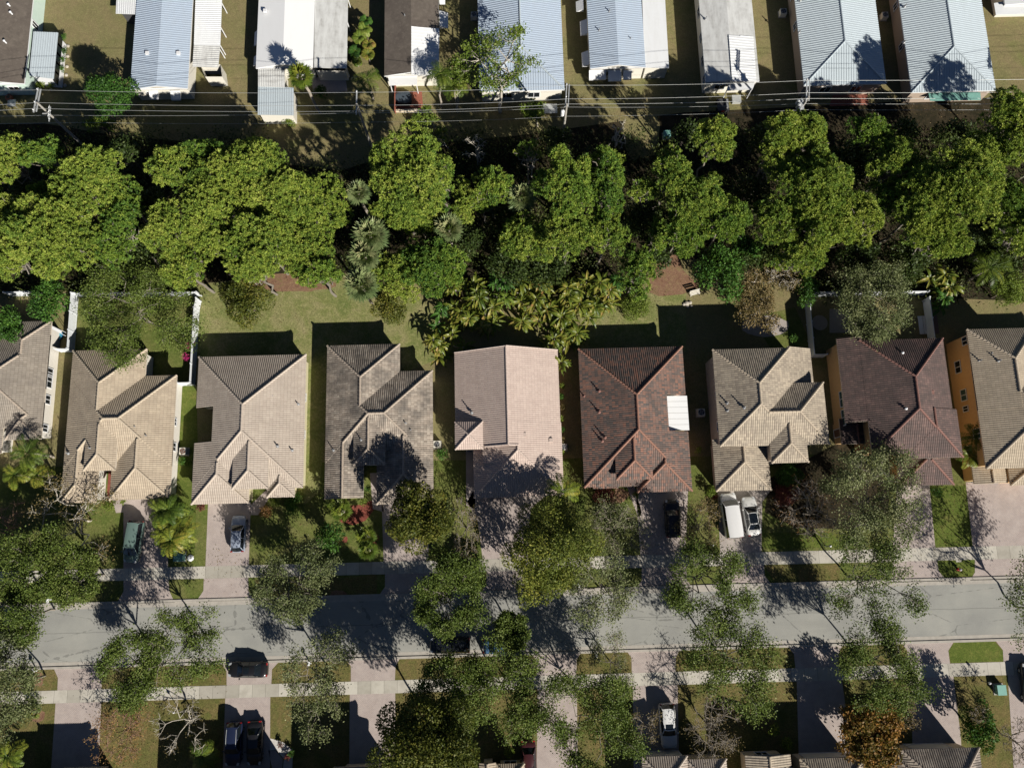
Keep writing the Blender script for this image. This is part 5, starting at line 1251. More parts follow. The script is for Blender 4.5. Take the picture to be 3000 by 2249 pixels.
ct('bare_tree', 2870, 2090, 30, 4.2, 'tall whip-thin bare tree by the green cabinet at the right', 'dryleaf', 74, trunk='bark_grey', leaves=3, size=(.1, .16), tips=(6, 6, 5), tr=.08, lean=(-.3, .4), **BARE)
ct('bare_tree', 1815, 385, 42, 5, 'white bare snag among the pines right of the third pole', 'dryleaf', 75, trunk='bark_pale', leaves=0, tips=(5, 4, 4), squash=(.7, 1.3), tr=.12, **BARE)
ct('bare_tree', 1395, 430, 52, 5, 'bare white snag in the dark gap below the white-limbed tree', 'dryleaf', 76, trunk='bark_pale', leaves=0, tips=(5, 4, 4), tr=.14, **BARE)
ct('bare_tree', 1560, 470, 30, 6, 'leafless pine top beside the scraggy pine', 'dryleaf', 77, trunk='bark_pale', leaves=0, tips=(4, 4, 4), tr=.09, **BARE)
# ---------------------------------------------------------------- palms
fp, ft = fan_palm, feather_palm
SAB = dict(group='grey-green fan palms in the tree belt')
fp(1050, 565, 42, 9, 'grey-green fan palm at the left foot of the rounded pine', 1, **SAB)
fp(1085, 690, 60, 8.5, 'largest grey-green fan palm, top of the three in a column', 2, nf=30, **SAB)
fp(1068, 750, 56, 8, 'middle one of the three grey-green fan palms in a column', 3, nf=28, **SAB)
fp(1058, 835, 58, 7.5, 'lowest of the three grey-green fan palms in a column', 4, nf=28, **SAB)
fp(1315, 670, 50, 8, 'fan palm half hidden left of the pine above the banana plants', 5, **SAB)
fp(1528, 580, 52, 9, 'pale fan palm left of the tall oval pines', 6, nf=24, **SAB)
fp(1290, 560, 36, 5, 'small fan palm at the right of the rounded pine', 7, **SAB)
fp(2880, 575, 40, 5, 'fan palm in the dark between the right-hand pines', 8, **SAB)
fp(880, 222, 44, 7, 'fan palm with yellow dead skirt and leaning trunk beside the ribbed annex', 9, 'palm_yellow', nf=24, dead=6, lean=(-.9, 1.2), trunk_r=.17)
fp(1000, 1495, 34, 3.6, 'green fan palm over the red mulch bed', 10, 'palm', nf=15)
fp(1072, 1570, 34, 2.6, 'upper of the two small fan palms on the lawn', 11, 'palm', nf=15)
fp(1078, 1610, 33, 2.6, 'lower of the two small fan palms on the lawn', 12, 'palm', nf=15)
fp(100, 2085, 22, 1.2, 'little dark palm beside the lower left driveway', 13, 'palm', nf=12)
ft(80, 1325, 62, 5.5, 'feather palm by the front corner of the left edge house', 21, 'palm', nf=16)
ft(45, 1390, 52, 4.5, 'yellowish feather palm at the left edge below the left edge house', 22, 'palm_yellow', nf=14)
ft(110, 1390, 42, 4, 'small yellow-green feather palm right of the yellowish one', 23, 'palm_yellow', nf=12)
ft(487, 1500, 56, 3.6, 'bushy palm clump top half, right of the green minivan', 24, 'palm', nf=16, stems=3, trunk_r=.07, w=.10, leaf=.5)
ft(508, 1565, 58, 3.4, 'bushy palm clump lower half, above the green cabinet', 25, 'palm_yellow', nf=16, stems=3, trunk_r=.07, w=.10, leaf=.5)
ft(1648, 1440, 62, 6.5, 'bright feather palm against the pink house corner', 26, 'palm_yellow', nf=9, leaf=.6, w=.09, rise=(.15, .7))
ft(1075, 230, 56, 5, 'weeping feather palm between two mobile homes', 27, 'palm', nf=15, leaf=.6, w=.05)
ft(1290, 215, 62, 6.5, 'tall feather palm cluster beside the brick patio', 28, 'palm', nf=15, leaf=.6, w=.05, lean=(.5, 1))
ft(1330, 250, 50, 5.5, 'lower right feather palm of the cluster by the brick patio', 29, 'palm', nf=13, leaf=.6, w=.05)
ft(2855, 1280, 48, 4, 'dark feather palm between the brown and the right edge house', 30, 'palm', nf=14, leaf=.5)
ft(2840, 1335, 42, 3, 'yellow-tipped feather palm at the garage of the right edge house', 31, 'palm_yellow', nf=12, leaf=.5)
ft(2900, 785, 78, 6, 'long-fronded yellow-green palm behind the right edge house', 32, 'palm_yellow', nf=9, leaf=.65, w=.06)
ft(20, 2215, 56, 2.6, 'yellow feather palm at the bottom left corner', 33, 'palm_yellow', nf=10, w=.1)
ft(590, 2215, 52, 2.4, 'small palm beside the dark blue sedan at the bottom', 34, 'palm', nf=12, w=.08)
ft(985, 1480, 40, 2.0, 'low feather palm against the weathered grey house front', 35, 'palm', nf=10, w=.08)
for i, (x, y, r, z, mt, lb) in enumerate([
    (1072, 60, 22, 2.2, 'broad', 'green leafy ti plant, topmost in the row beside the brown roof'),
    (1068, 85, 26, 2.2, 'lime', 'yellow-green ti plant second from top in the row beside the brown roof'),
    (1052, 110, 26, 2.0, 'lime', 'wide-leaved ti plant in the middle of the row beside the brown roof'),
    (1080, 130, 24, 2.0, 'banana', 'yellow ti plant in the middle of the row beside the brown roof'),
    (1040, 150, 24, 1.8, 'broad', 'green ti plant near the lower end of the row'),
    (1078, 160, 26, 1.8, 'banana', 'golden ti plant at the lower end of the row'),
    (1045, 178, 18, 1.5, 'palm', 'small ti plant at the lower end of the row')]):
    ft(x, y, r, z, lb, 40 + i, mt, nf=14, leaf=.35, w=.12, trunk_r=.04, name='ti_plant', cat='plant', group='plants in the row beside the brown roof', rise=(.2, 1.1))
BAN = [(1385, 870, 44, 3.4, 'banana', 'banana-leaved plant at the left end behind the pink house'), (1420, 910, 44, 3.2, 'banana', 'banana-leaved plant over the shadow of the pink house ridge'),
    (1362, 935, 38, 3, 'banana', 'small banana-leaved plant above the yellow rosette ones'), (1300, 985, 44, 3, 'banana', 'yellow rosette plant left of the pink house corner, upper one'),
    (1285, 1020, 40, 2.6, 'banana', 'yellow rosette plant left of the pink house corner, lower one'), (1465, 815, 36, 4, 'broad', 'single tall green banana plant in the dark gap'),
    (1455, 865, 34, 3.4, 'lime', 'pale torn-leaved banana plant under the tall green one'), (1570, 870, 50, 3.4, 'banana', 'banana plant right of the pink house ridge shadow'),
    (1540, 915, 46, 3, 'banana', 'banana plant nearest above the pink house roof'), (1655, 850, 46, 3.6, 'banana', 'banana plant in the thick clump, upper left'),
    (1705, 830, 46, 3.8, 'banana', 'banana plant in the thick clump, top middle'), (1760, 815, 44, 3.6, 'banana', 'banana plant in the thick clump, upper right'),
    (1785, 865, 44, 3.2, 'banana', 'banana plant in the thick clump, right end'), (1690, 890, 48, 3.4, 'banana', 'banana plant in the thick clump, lower middle'),
    (1745, 905, 40, 3, 'banana', 'banana plant in the thick clump beside the pale shrub'), (1645, 960, 46, 3.2, 'banana', 'banana plant between the pink and dark red house, upper'),
    (1690, 985, 46, 3.0, 'banana', 'banana plant at the dark red house corner'), (1655, 1015, 44, 3.0, 'banana', 'orange-tinged banana plant touching the pink house corner'),
    (1330, 830, 36, 3, 'banana', 'reddish banana plant under the deep green round pine'), (2765, 800, 44, 3.4, 'banana', 'banana plant outside the right fence of the brown house, upper'),
    (2775, 860, 38, 2.8, 'broad', 'broad-leaved plant outside the right fence of the brown house, lower'), (1290, 900, 34, 2.6, 'broad', 'green rosette plant beside the grey house lawn'),
    (1400, 830, 40, 3.4, 'banana', 'dark banana plant above the left end of the banana row'), (1510, 845, 44, 3.4, 'banana', 'banana plant left of the pink house ridge shadow'), (1610, 905, 46, 3.2, 'banana', 'banana plant above the right half of the pink house'),
    (1600, 840, 44, 3.8, 'banana', 'tall banana plant at the top of the row above the pink house'), (1725, 865, 46, 3.6, 'banana', 'banana plant in the middle of the thick clump'), (1660, 915, 44, 3.2, 'banana', 'banana plant at the lower left of the thick clump'),
    (1340, 900, 40, 3, 'banana', 'banana plant over the grey house side lawn'), (1800, 820, 40, 3.4, 'broad', 'green banana plant by the low soft pine'), (1440, 950, 40, 2.8, 'banana', 'banana plant hanging over the pink house shade'), (2800, 830, 44, 3.2, 'banana', 'banana plant outside the right fence of the brown house, middle')]
for i, (x, y, r, z, mt, lb) in enumerate(BAN): banana(x, y, r, z, lb, i + 1, mt)
# ---------------------------------------------------------------- shrubs
SHR = [(1862, 895, 46, .9, 'lime', 'pale low shrub on the lawn left of the large house shadow'), (572, 945, 12, 1.2, 'lime', 'yellow-green shrub inside the right fence of the fenced garden'),
    (1292, 1328, 20, .8, 'broad', 'bright green shrub below the air conditioner of the grey house'), (852, 1485, 24, .8, 'broad', 'rounded green hedge bush by the courtyard house front'),
    (805, 1465, 18, .7, 'lime', 'small light green bush at the courtyard house entrance'), (870, 1457, 16, .5, 'broad', 'low green bush at the right front corner of the courtyard house'),
    (778, 1498, 20, .7, 'rust', 'orange-brown bush beside the courtyard house walk'), (538, 1350, 16, .7, 'broad', 'dark shrub below the air conditioner of the cream house'),
    (1078, 1430, 10, .9, 'broad', 'narrow green hedge along the walk of the grey house'), (1066, 1470, 12, .7, 'lime', 'bright ground shrub at the grey house front corner'),
    (2270, 2137, 16, 1.3, 'lime', 'clipped yellow-green ball bush, upper of the two'), (2303, 2178, 18, 1.2, 'lime', 'clipped yellow-green ball bush, lower of the two'),
    (1492, 2203, 15, 1.3, 'lime', 'single clipped yellow ball bush by the bottom edge'), (2745, 1440, 18, .9, 'broad', 'green bush at the right corner of the brown house garage'),
    (320, 1480, 18, .6, 'lime', 'yellow-green shrub at the cream house garage corner'), (360, 1469, 7, .4, 'lime', 'tiny potted green shrub at the cream house garage'),
    (1770, 1448, 34, .8, 'redleaf', 'red-leaved hedge in front of the dark red house'), (1790, 1438, 14, .7, 'lime', 'yellow-green bush in the red-leaved hedge'),
    (1865, 1448, 10, .6, 'lime', 'small bush by the dark red house garage'), (2082, 1440, 18, .8, 'lime', 'yellow bush at the left corner of the grey-beige house garage'),
    (2096, 1456, 9, .6, 'redleaf', 'red flower bush at the front of the white van'), (2300, 1450, 40, .8, 'redleaf', 'dark red shrub in the shade of the grey-beige house entrance'),
    (2310, 1395, 40, .9, 'broad', 'shaded green shrub left of the brown house'), (118, 250, 16, .8, 'lime', 'yellow-green shrub below the white screen porch'),
    (150, 250, 14, .8, 'lime', 'bright shrub at the corner of the white screen porch'), (188, 112, 12, .9, 'broad', 'topmost of the shrubs along the screen porch'),
    (187, 150, 10, .8, 'broad', 'second shrub from top along the screen porch'), (184, 176, 10, .8, 'broad', 'third shrub from top along the screen porch'), (182, 203, 11, .8, 'broad', 'lowest of the shrubs along the screen porch'),
    (938, 270, 24, 1.0, 'broad', 'round shrub beside the fan palm trunk and the patio'), (845, 355, 22, .7, 'lime', 'loose weedy shrub at the foot of the ribbed annex'),
    (590, 1485, 14, .5, 'redleaf', 'reddish flower shrub left of the courtyard house garage'), (2890, 2195, 12, .8, 'lime', 'bright shrub at the right end of the dark weathered house front'),
    (2048, 1318, 10, .8, 'lime', 'light green shrub in the gap left of the white van house'), (2325, 990, 14, .8, 'broad', 'shrub by the white fence left of the brown house'),
    (855, 2205, 10, .6, 'broad', 'green plant in the white gravel bed'), (820, 2180, 7, .5, 'redleaf', 'red plant in the white gravel bed'), (843, 2215, 9, .5, 'redleaf', 'second red plant in the white gravel bed'), (690, 12, 20, 1.5, 'broad', None)]
for i, (x, y, r, z, mt, lb) in enumerate(SHR):
    if lb: shrub('bush', x, y, r, z, lb, mt, i + 1)
for i, (x, y) in enumerate(((556, 1010), (548, 1045))):
    shrub('bougainvillea', x, y, 13, 1.4, ('upper' if i == 0 else 'lower') + ' magenta flowering bush inside the right white fence', 'magenta', 80 + i, cat='flowering bush')
for i in range(7):
    y = 1130 + i * 32
    shrub('hedge_plant', 1648 - (i % 2) * 3, y, 9 + (i % 3), .7, ('topmost', 'second', 'third', 'fourth', 'fifth', 'sixth', 'lowest')[i] + ' small plant from the top in the strip right of the pink house', ('lime', 'broad', 'dryleaf')[i % 3], 90 + i, cat='plant', group='plants in the strip beside the pink house')
# ground cover under the trees, too many to count
rg = np.random.default_rng(5)
pts = []
while len(pts) < 2200:
    x, y = rg.uniform(-100, 3100), rg.uniform(400, 870)
    lo = 870 if x < 620 or x > 2350 else 800
    if (800 < x < 1240 and y < 490) or y > lo or (1870 < x < 2060 and y > 730) or (600 < x < 900 and y > 790): continue
    p = P(x, y, 0); pts.append((p.x, p.y, 0))
stuff_leaves('undergrowth', pts, 'undergrowth', (.2, .5), 40, .75, 1.1, 3)
pts = []
for (x0, x1, y0, y1, n) in ((0, 2900, 270, 420, 260), (820, 1130, 1450, 1640, 40), (2160, 2700, 1440, 1600, 70), (1760, 1990, 1440, 1610, 40), (560, 700, 1640, 1660, 10), (2000, 2100, 1440, 1600, 24), (290, 640, 2060, 2240, 50), (2735, 2830, 1420, 1600, 30), (1690, 1990, 860, 950, 40), (600, 900, 830, 950, 40)):
    for k in range(n):
        p = P(rg.uniform(x0, x1), rg.uniform(y0, y1), 0); pts.append((p.x, p.y, 0))
stuff_leaves('fallen_leaves', pts, 'dryleaf', (.09, .22), 14, 1.3, .02, 4)
# ---------------------------------------------------------------- vehicles
def paint(name, c, metal=.0, rough=.28):
    t = NT(name); n = t.noise(t.pos(), 4.0, 4)
    t.bsdf(t.mix(t.math('MULTIPLY', n, .25), c, tuple(x * .75 + .02 for x in c)), rough, metal, spec=.5, **{'Coat Weight': .4, 'Coat Roughness': .12})
    return t.m
for nm, c in (('white', (.78, .78, .77)), ('pearl', (.70, .70, .67)), ('black', (.012, .012, .014)), ('navy', (.016, .024, .06)), ('blue', (.34, .39, .48)), ('green', (.15, .225, .20)), ('maroon', (.05, .012, .014)), ('steelblue', (.07, .15, .26)), ('dark', (.022, .026, .034))):
    M['car_' + nm] = paint('car_paint_' + nm, c, .1 if nm in ('blue', 'green', 'navy', 'steelblue') else 0)
_t = NT('car_glass'); _t.bsdf((.010, .014, .018), .06, spec=.7); M['car_glass'] = _t.m
_t = NT('lamp_lens'); _t.bsdf((.6, .62, .63), .15); M['lens'] = _t.m
_t = NT('tail_lens'); _t.bsdf((.32, .015, .015), .2); M['tail'] = _t.m
_t = NT('alloy'); _t.bsdf((.5, .5, .51), .35, .7); M['alloy'] = _t.m
BODY = {
 # stations: (t along length from rear -.5 to front .5, half width factor, top height)
 'sedan': dict(L=4.65, W=1.82, H=1.45, st=[(-.5, .70, .70), (-.485, .82, .86), (-.45, .92, .97), (-.36, .97, 1.0), (-.2, 1, .97), (0, 1, .95), (.16, 1, .95), (.26, .99, .93), (.38, .95, .84), (.455, .86, .74), (.488, .74, .66), (.5, .60, .56)],
              gh=(-.36, -.20, .06, .23), wr=.60, wb=.90),
 'hatch': dict(L=4.4, W=1.80, H=1.50, st=[(-.5, .72, .75), (-.48, .86, .95), (-.44, .94, 1.0), (-.3, .99, 1.0), (0, 1, .98), (.16, 1, .97), (.26, .99, .95), (.38, .95, .85), (.455, .86, .75), (.488, .72, .66), (.5, .58, .56)],
              gh=(-.46, -.36, .05, .22), wr=.62, wb=.90),
 'suv': dict(L=4.75, W=1.92, H=1.72, st=[(-.5, .74, .85), (-.485, .87, 1.08), (-.45, .95, 1.12), (-.3, .99, 1.12), (0, 1, 1.10), (.16, 1, 1.10), (.25, .99, 1.08), (.38, .96, 1.0), (.455, .88, .9), (.488, .76, .8), (.5, .62, .66)],
             gh=(-.475, -.40, .05, .20), wr=.66, wb=.90),
 'minivan': dict(L=5.0, W=1.95, H=1.76, st=[(-.5, .74, .85), (-.485, .87, 1.05), (-.45, .95, 1.1), (-.3, .99, 1.1), (0, 1, 1.08), (.2, 1, 1.08), (.30, .98, 1.05), (.40, .93, .95), (.465, .82, .84), (.49, .70, .74), (.5, .56, .62)],
                 gh=(-.48, -.43, .13, .30), wr=.68, wb=.91),
 'van': dict(L=5.35, W=2.0, H=2.05, st=[(-.5, .86, 1.0), (-.49, .95, 1.2), (-.46, .98, 1.22), (-.2, 1, 1.22), (.15, 1, 1.22), (.28, .99, 1.2), (.36, .98, 1.14), (.44, .95, 1.04), (.48, .90, .96), (.495, .82, .86), (.5, .72, .7)],
             gh=(-.492, -.475, .20, .33), wr=.84, wb=.95),
}
def vehicle(name, label, px, py, heading, kind, colour, cat='car', L=None, sunroof=None, glassroof=False, group='parked vehicles', rails=False, roof_colour=None):
    B = BODY[kind]; L = L or B['L']; W2 = B['W'] / 2; Ht = B['H']
    p = P(px, py, .8); root = thing(name, label, cat, (p.x, p.y, .02), R_(heading), group)
    cm = M['car_' + colour]
    # body shell
    m = MB(); secs = []
    for t, w, zt in B['st']:
        w *= W2; x = t * L
        half = [(0, zt + .025), (.5 * w, zt + .015), (.84 * w, zt - .03), (.965 * w, zt - .12), (w, zt * .62), (.985 * w, .34), (.9 * w, .2)]
        ring = [Vector((x, y, z)) for y, z in half] + [Vector((x, -y, z)) for y, z in half[:0:-1]]
        secs.append(ring)
    n = len(secs[0])
    for a, b in zip(secs[:-1], secs[1:]):
        for k in range(n):
            if k == 6: continue
            m.poly([a[k], a[(k + 1) % n], b[(k + 1) % n], b[k]])
        m.poly([a[6], a[7], b[7], b[6]])
    m.poly(secs[0]); m.poly(secs[-1][::-1])
    m.build('body', cm, root, smooth=True, merge=True)
    # greenhouse
    r0, r1, f1, f0 = [q * L for q in B['gh']]
    belt = [zt for t, w, zt in B['st'] if -.05 <= t <= .2][0] - .02
    wb, wr = W2 * B['wb'], W2 * B['wr']
    def cross(x0, x1, z0, z1, w0, w1, bow0, bow1, seg=6):
        lo = [Vector((x0 + bow0 * (1 - (s * s)), s * w0, z0)) for s in np.linspace(-1, 1, seg + 1)]
        hi = [Vector((x1 + bow1 * (1 - (s * s)), s * w1, z1 + .03 * (1 - s * s))) for s in np.linspace(-1, 1, seg + 1)]
        return lo, hi
    zr = Ht - .03
    for nm, xa, xb, sgn in (('windshield', f0, f1, 1), ('rear_window', r0, r1, -1)):
        lo, hi = cross(xa, xb, belt, zr, wb * .90, wr * .93, .12 * sgn, .06 * sgn)
        g = MB()
        for i in range(6): g.poly([lo[i], lo[i + 1], hi[i + 1], hi[i]])
        g.build(nm, M['car_glass'], root, smooth=True)
    for s in (-1, 1):
        g = MB(); g.poly([(r0 + .06, s * wb, belt), (f0 - .10, s * wb, belt), (f1 - .03, s * wr * 1.02, zr), (r1 + .03, s * wr * 1.02, zr)])
        g.build('side_window', M['car_glass'], root)
    rf = MB(); xs = np.linspace(r1 - .03, f1 + .05, 7); ys = np.linspace(-1, 1, 7)
    def rp(x, s): return Vector((x + (.06 if x > (r1 + f1) / 2 else -.06) * (1 - s * s) * (abs(x - (r1 + f1) / 2) / ((f1 - r1) / 2)) ** 3, s * wr * 1.05, zr + .015 + .045 * (1 - s * s) + .03 * (1 - ((x - (r1 + f1) / 2) / ((f1 - r1) / 2)) ** 2) - (.05 if abs(s) > .99 else 0)))
    for i in range(6):
        for j in range(6): rf.poly([rp(xs[i], ys[j]), rp(xs[i + 1], ys[j]), rp(xs[i + 1], ys[j + 1]), rp(xs[i], ys[j + 1])])
    for s in (-1, 1):  # roof pillars
        for (xa, xb) in ((f0 - .05, f1), (r0 + .03, r1)):
            a, b = Vector((xa, s * wb * .96, belt)), Vector((xb, s * wr * .99, zr + .01))
            rf.tube([a, b], [.06, .05], 5)
        a = (r0 * .5 + f0 * .5); rf.tube([(a, s * wb * 1.0, belt), (a, s * wr * 1.03, zr)], .035, 4)
    rf.build('roof', M[roof_colour] if roof_colour else cm, root, smooth=True, merge=True)
    def top_panel(nm, xa, xb, wf, mat):
        g = MB(); q = np.linspace(xa, xb, 4); w = np.linspace(-wf, wf, 5)
        for i in range(3):
            for j in range(4): g.poly([rp(q[i], w[j]) + Vector((0, 0, .012)), rp(q[i + 1], w[j]) + Vector((0, 0, .012)), rp(q[i + 1], w[j + 1]) + Vector((0, 0, .012)), rp(q[i], w[j + 1]) + Vector((0, 0, .012))])
        g.build(nm, mat, root, smooth=True)
    if sunroof: top_panel('sunroof', r1 + (f1 - r1) * sunroof[0], r1 + (f1 - r1) * sunroof[1], .66, M['car_glass'])
    if glassroof: top_panel('glass_roof', r1 + .62 * (f1 - r1) * .0 + .08, f1 - .02, .82, M['car_glass'])
    if rails:
        for s in (-1, 1):
            g = MB(); g.tube([rp(r1 + .15, s * .84) + Vector((0, 0, .05)), rp((r1 + f1) / 2, s * .86) + Vector((0, 0, .06)), rp(f1 - .2, s * .84) + Vector((0, 0, .05))], .025, 5); g.build('roof_rail', M['steel'], root)
    for s in (-1, 1):
        g = MB(); g.obox((f0 - .25, s * (wb + .16), belt + .06), (.06, 0, 0), (0, .10, 0), (0, 0, .07)); g.build('mirror', cm, root, smooth=False)
        g = MB(); t, w, z = B['st'][-3]; g.obox((t * L - .02, s * w * W2 * .80, z - .02), (.16, -s * .06, -.05), (.02 * s, .12 * s, 0), (0, 0, .045)); g.build('headlight', M['lens'], root)
        g = MB(); t, w, z = B['st'][1]; g.obox((t * L - .0, s * w * W2 * .86, z - .10), (.06, 0, 0), (0, .13, 0), (0, 0, .12)); g.build('tail_light', M['tail'], root)
        for x in (-.31 * L, .31 * L):
            g = MB(); g.tube([(x, s * (W2 - .24), .32), (x, s * (W2 - .2), .32), (x, s * (W2 - .03), .32), (x, s * (W2 - .01), .32)], [.28, .33, .33, .29], 18)
            wh = g.build('wheel', M['black'], root)
            g = MB(); g.tube([(x, s * (W2 - .015), .32), (x, s * (W2 + .004), .32)], [.2, .17], 14); g.build('rim', M['alloy'], wh)
    g = MB(); t0 = B['st'][-1]; g.obox((.5 * L - .005, 0, .46), (.02, 0, 0), (0, W2 * .5, 0), (0, 0, .09)); g.build('grille', M['black'], root)
    return root
vehicle('minivan', 'green minivan on the lawn edge of the cream house driveway', 391, 1586, -96, 'minivan', 'green', 'minivan')
vehicle('parked_car', 'silver-blue hatchback on the courtyard house driveway', 697, 1563, 90, 'hatch', 'blue')
vehicle('parked_car', 'black sedan parked crosswise on the driveway apron below the road', 725, 1961, 178.5, 'sedan', 'black', sunroof=(.45, .95))
vehicle('parked_car', 'dark navy car with bright roof rails at the bottom, left of two', 684, 2178, -91, 'suv', 'navy', rails=True)
vehicle('parked_car', 'black car in deep house shade at the bottom, right of two', 745, 2176, -89, 'sedan', 'black', L=4.8)
vehicle('parked_car', 'black car on the dark red house driveway under a bare tree', 1971, 1518, 90, 'suv', 'black', L=4.6)
vehicle('parked_van', 'white passenger van on the grey-beige house driveway', 2141, 1510, 94.5, 'van', 'white', 'van')
vehicle('parked_car', 'white sedan with black glass roof right of the white van', 2202, 1511, 95, 'sedan', 'pearl', glassroof=True, L=4.7)
vehicle('sport_utility_car', 'white sport utility car with a sunroof on a lower driveway', 1957, 2125, -89, 'suv', 'white', sunroof=(.72, .97), L=4.85)
vehicle('parked_car', 'dark blue boxy car on the road, mostly under oak branches', 1318, 1889, 179, 'suv', 'dark')
vehicle('parked_car', 'steel blue car on the road under an oak, right of the boxy one', 1473, 1889, 1, 'sedan', 'steelblue')
vehicle('parked_car', 'dark maroon car at the bottom edge in deep tree shade', 1549, 2232, -90, 'sedan', 'maroon')
vehicle('parked_car', 'dark car at the right edge below the lower sidewalk', 3020, 2004, 88, 'suv', 'dark')

# ---------------------------------------------------------------- fences
def fence(label, pts, h=1.8, mat='vinyl', gate=None):
    """white privacy fence; pts are surveyed along its top"""
    q = [P(x, y, h) for x, y in pts]; c = sum(q, Vector()) / len(q)
    root = thing('vinyl_fence', label, 'fence', (c.x, c.y, 0), 0, 'white garden fences')
    off = (c.x, c.y, 0)
    for a, b in zip(q[:-1], q[1:]):
        d = b - a; L = d.length; dn = d.normalized(); s = dn.cross(Vector((0, 0, 1))); k = max(1, round(L / 2.4))
        for i in range(k):
            m = MB(off); mid = a + d * ((i + .5) / k)
            m.obox(Vector((mid.x, mid.y, h / 2 + .03)), dn * (L / k / 2 - .065), s * .02, Vector((0, 0, h / 2 - .06)))
            for z in (.15, h - .05): m.obox(Vector((mid.x, mid.y, z)), dn * (L / k / 2 - .068), s * .035, Vector((0, 0, .07)))
            nb = int(L / k / .3)
            for j in range(1, nb):
                pj = mid + dn * (L / k) * (j / nb - .5); m.obox(Vector((pj.x, pj.y, h / 2 + .03)), dn * .012, s * .026, Vector((0, 0, h / 2 - .16)))
            m.build('fence_panel', M[mat], root)
    for a, b in zip(q[:-1], q[1:]):
        d = b - a; k = max(1, round(d.length / 2.4))
        for i in range(k + 1):
            if i == k and b is not q[-1]: continue
            p = a + d * (i / k); m = MB(off); m.box(p.x - .065, p.x + .065, p.y - .065, p.y + .065, 0, h + .06)
            m.prism([(p.x - .08, p.y - .08), (p.x + .08, p.y - .08), (p.x + .08, p.y + .08), (p.x - .08, p.y + .08)], h + .062, h + .1)
            m.build('fence_post', M[mat], root)
    return root
fence('white fence along the left and top of the cream house garden', [(204, 1021), (196, 1020), (208, 857), (575, 855)][1:])
fence('white fence on the right of the cream house garden, ending at its wall', [(574, 872), (568, 900), (555, 1120), (519, 1121)])
fence('short white fence joining the left edge house to the cream house', [(158, 1021), (194, 1022)])
fence('white fence stretch behind the left edge house', [(10, 856), (106, 853)])
fence('white fence on the left of the brown house garden', [(2424, 1037), (2387, 1038), (2374, 893), (2372, 862)])
fence('white fence along the back of the brown house garden', [(2384, 856), (2722, 853)])
fence('white fence on the right of the brown house garden', [(2724, 870), (2740, 992)])

# ---------------------------------------------------------------- utility poles and wires
ZW = 10.0
def pole(label, x, y, arm_n, arm_s, gear):
    p = P(x, y, ZW); root = thing('utility_pole', label, 'utility pole', (p.x, p.y, 0), 0, 'utility poles of the power line')
    m = MB(); m.tube([(0, 0, 0), (0, 0, 5), (0, 0, ZW + .5)], [.19, .16, .12], 10); m.build('shaft', M['wood_pole'], root)
    pn, ps = P(*arm_n, ZW), P(*arm_s, ZW)
    a, b = Vector((pn.x - p.x, pn.y - p.y, ZW)), Vector((ps.x - p.x, ps.y - p.y, ZW))
    d = (b - a).normalized(); s = d.cross(Vector((0, 0, 1)))
    m = MB(); m.obox((a + b) / 2 + s * .16, d * ((b - a).length / 2 + .25), s * .07, Vector((0, 0, .07)))
    if gear != 'bare': m.obox((a + b) / 2 - s * .16, d * ((b - a).length / 2 + .15), s * .06, Vector((0, 0, .07)))
    m.build('crossarm', M['steel'], root)
    for t in (0.0, .62, 1.0):
        q = a.lerp(b, t) + s * .16; m = MB(); m.lathe((q.x, q.y, ZW + .07), [(.03, 0), (.07, .04), (.05, .09), (.08, .13), (.05, .18), (.03, .24)], 10); m.build('insulator', M['white'], root)
    if gear == 'bank':
        for k in range(3):
            m = MB(); c = Vector((-.55, -.55 + .55 * k, ZW - 1.6)); m.lathe(c, [(.18, -.45), (.21, -.42), (.21, .36), (.16, .45), (.05, .5)], 14); m.build('transformer', M['steel'], root)
            m = MB(); m.tube([c + Vector((.08, 0, .4)), c + Vector((.1, 0, .75)), c + Vector((.3, .1, 1.5))], [.04, .03, .015], 6); m.build('bushing', M['white'], root)
        m = MB(); m.obox((-.3, 0, ZW - 1.25), (.25, 0, 0), (0, .75, 0), (0, 0, .05)); m.build('bracket', M['steel'], root)
    elif gear == 'single':
        m = MB(); m.lathe((-.42, -.1, ZW - 1.3), [(.2, -.5), (.24, -.46), (.24, .42), (.18, .52), (.05, .58)], 14); m.build('transformer', M['white'], root)
        m = MB(); m.tube([(-.42, -.1, ZW - .75), (-.3, 0, ZW - .3), (0, .4, ZW + .1)], .02, 5); m.build('lead', M['wire'], root)
    elif gear == 'switch':
        for k in range(3):
            c = Vector((.75, -.2 - .55 * k, ZW - .8)); m = MB(); m.tube([c, c + Vector((.12, .05, .35)), c + Vector((.25, .35, .5))], [.05, .045, .03], 6)
            m.lathe(c + Vector((0, 0, -.25)), [(.05, 0), (.1, .05), (.06, .1), (.1, .16), (.04, .24)], 8); m.build('switchgear', M['steel'], root)
        m = MB(); m.obox((.35, -.6, ZW - .95), (.5, 0, 0), (0, .05, 0), (0, 0, .05)); m.obox((.75, -.7, ZW - .95), (.05, 0, 0), (0, 1.0, 0), (0, 0, .05)); m.build('bracket', M['steel'], root)
    return root
pole('utility pole with switch gear by the mint green mobile home', 116, 308, (115, 264), (103, 324), 'switch')
pole('plain utility pole between the fan palm and the brick patio', 1047, 312, (1049, 271), (1048, 330), 'bare')
pole('utility pole with one white transformer by the white-limbed tree', 1660, 312, (1664, 250), (1661, 308), 'single')
pole('utility pole with a bank of grey transformers below the pale hipped mobile home', 2366, 290, (2368, 236), (2366, 292), 'bank')
pole('utility pole beyond the right edge, seen by its shadow on the hipped roof', 3180, 282, (3182, 236), (3178, 290), 'bank')
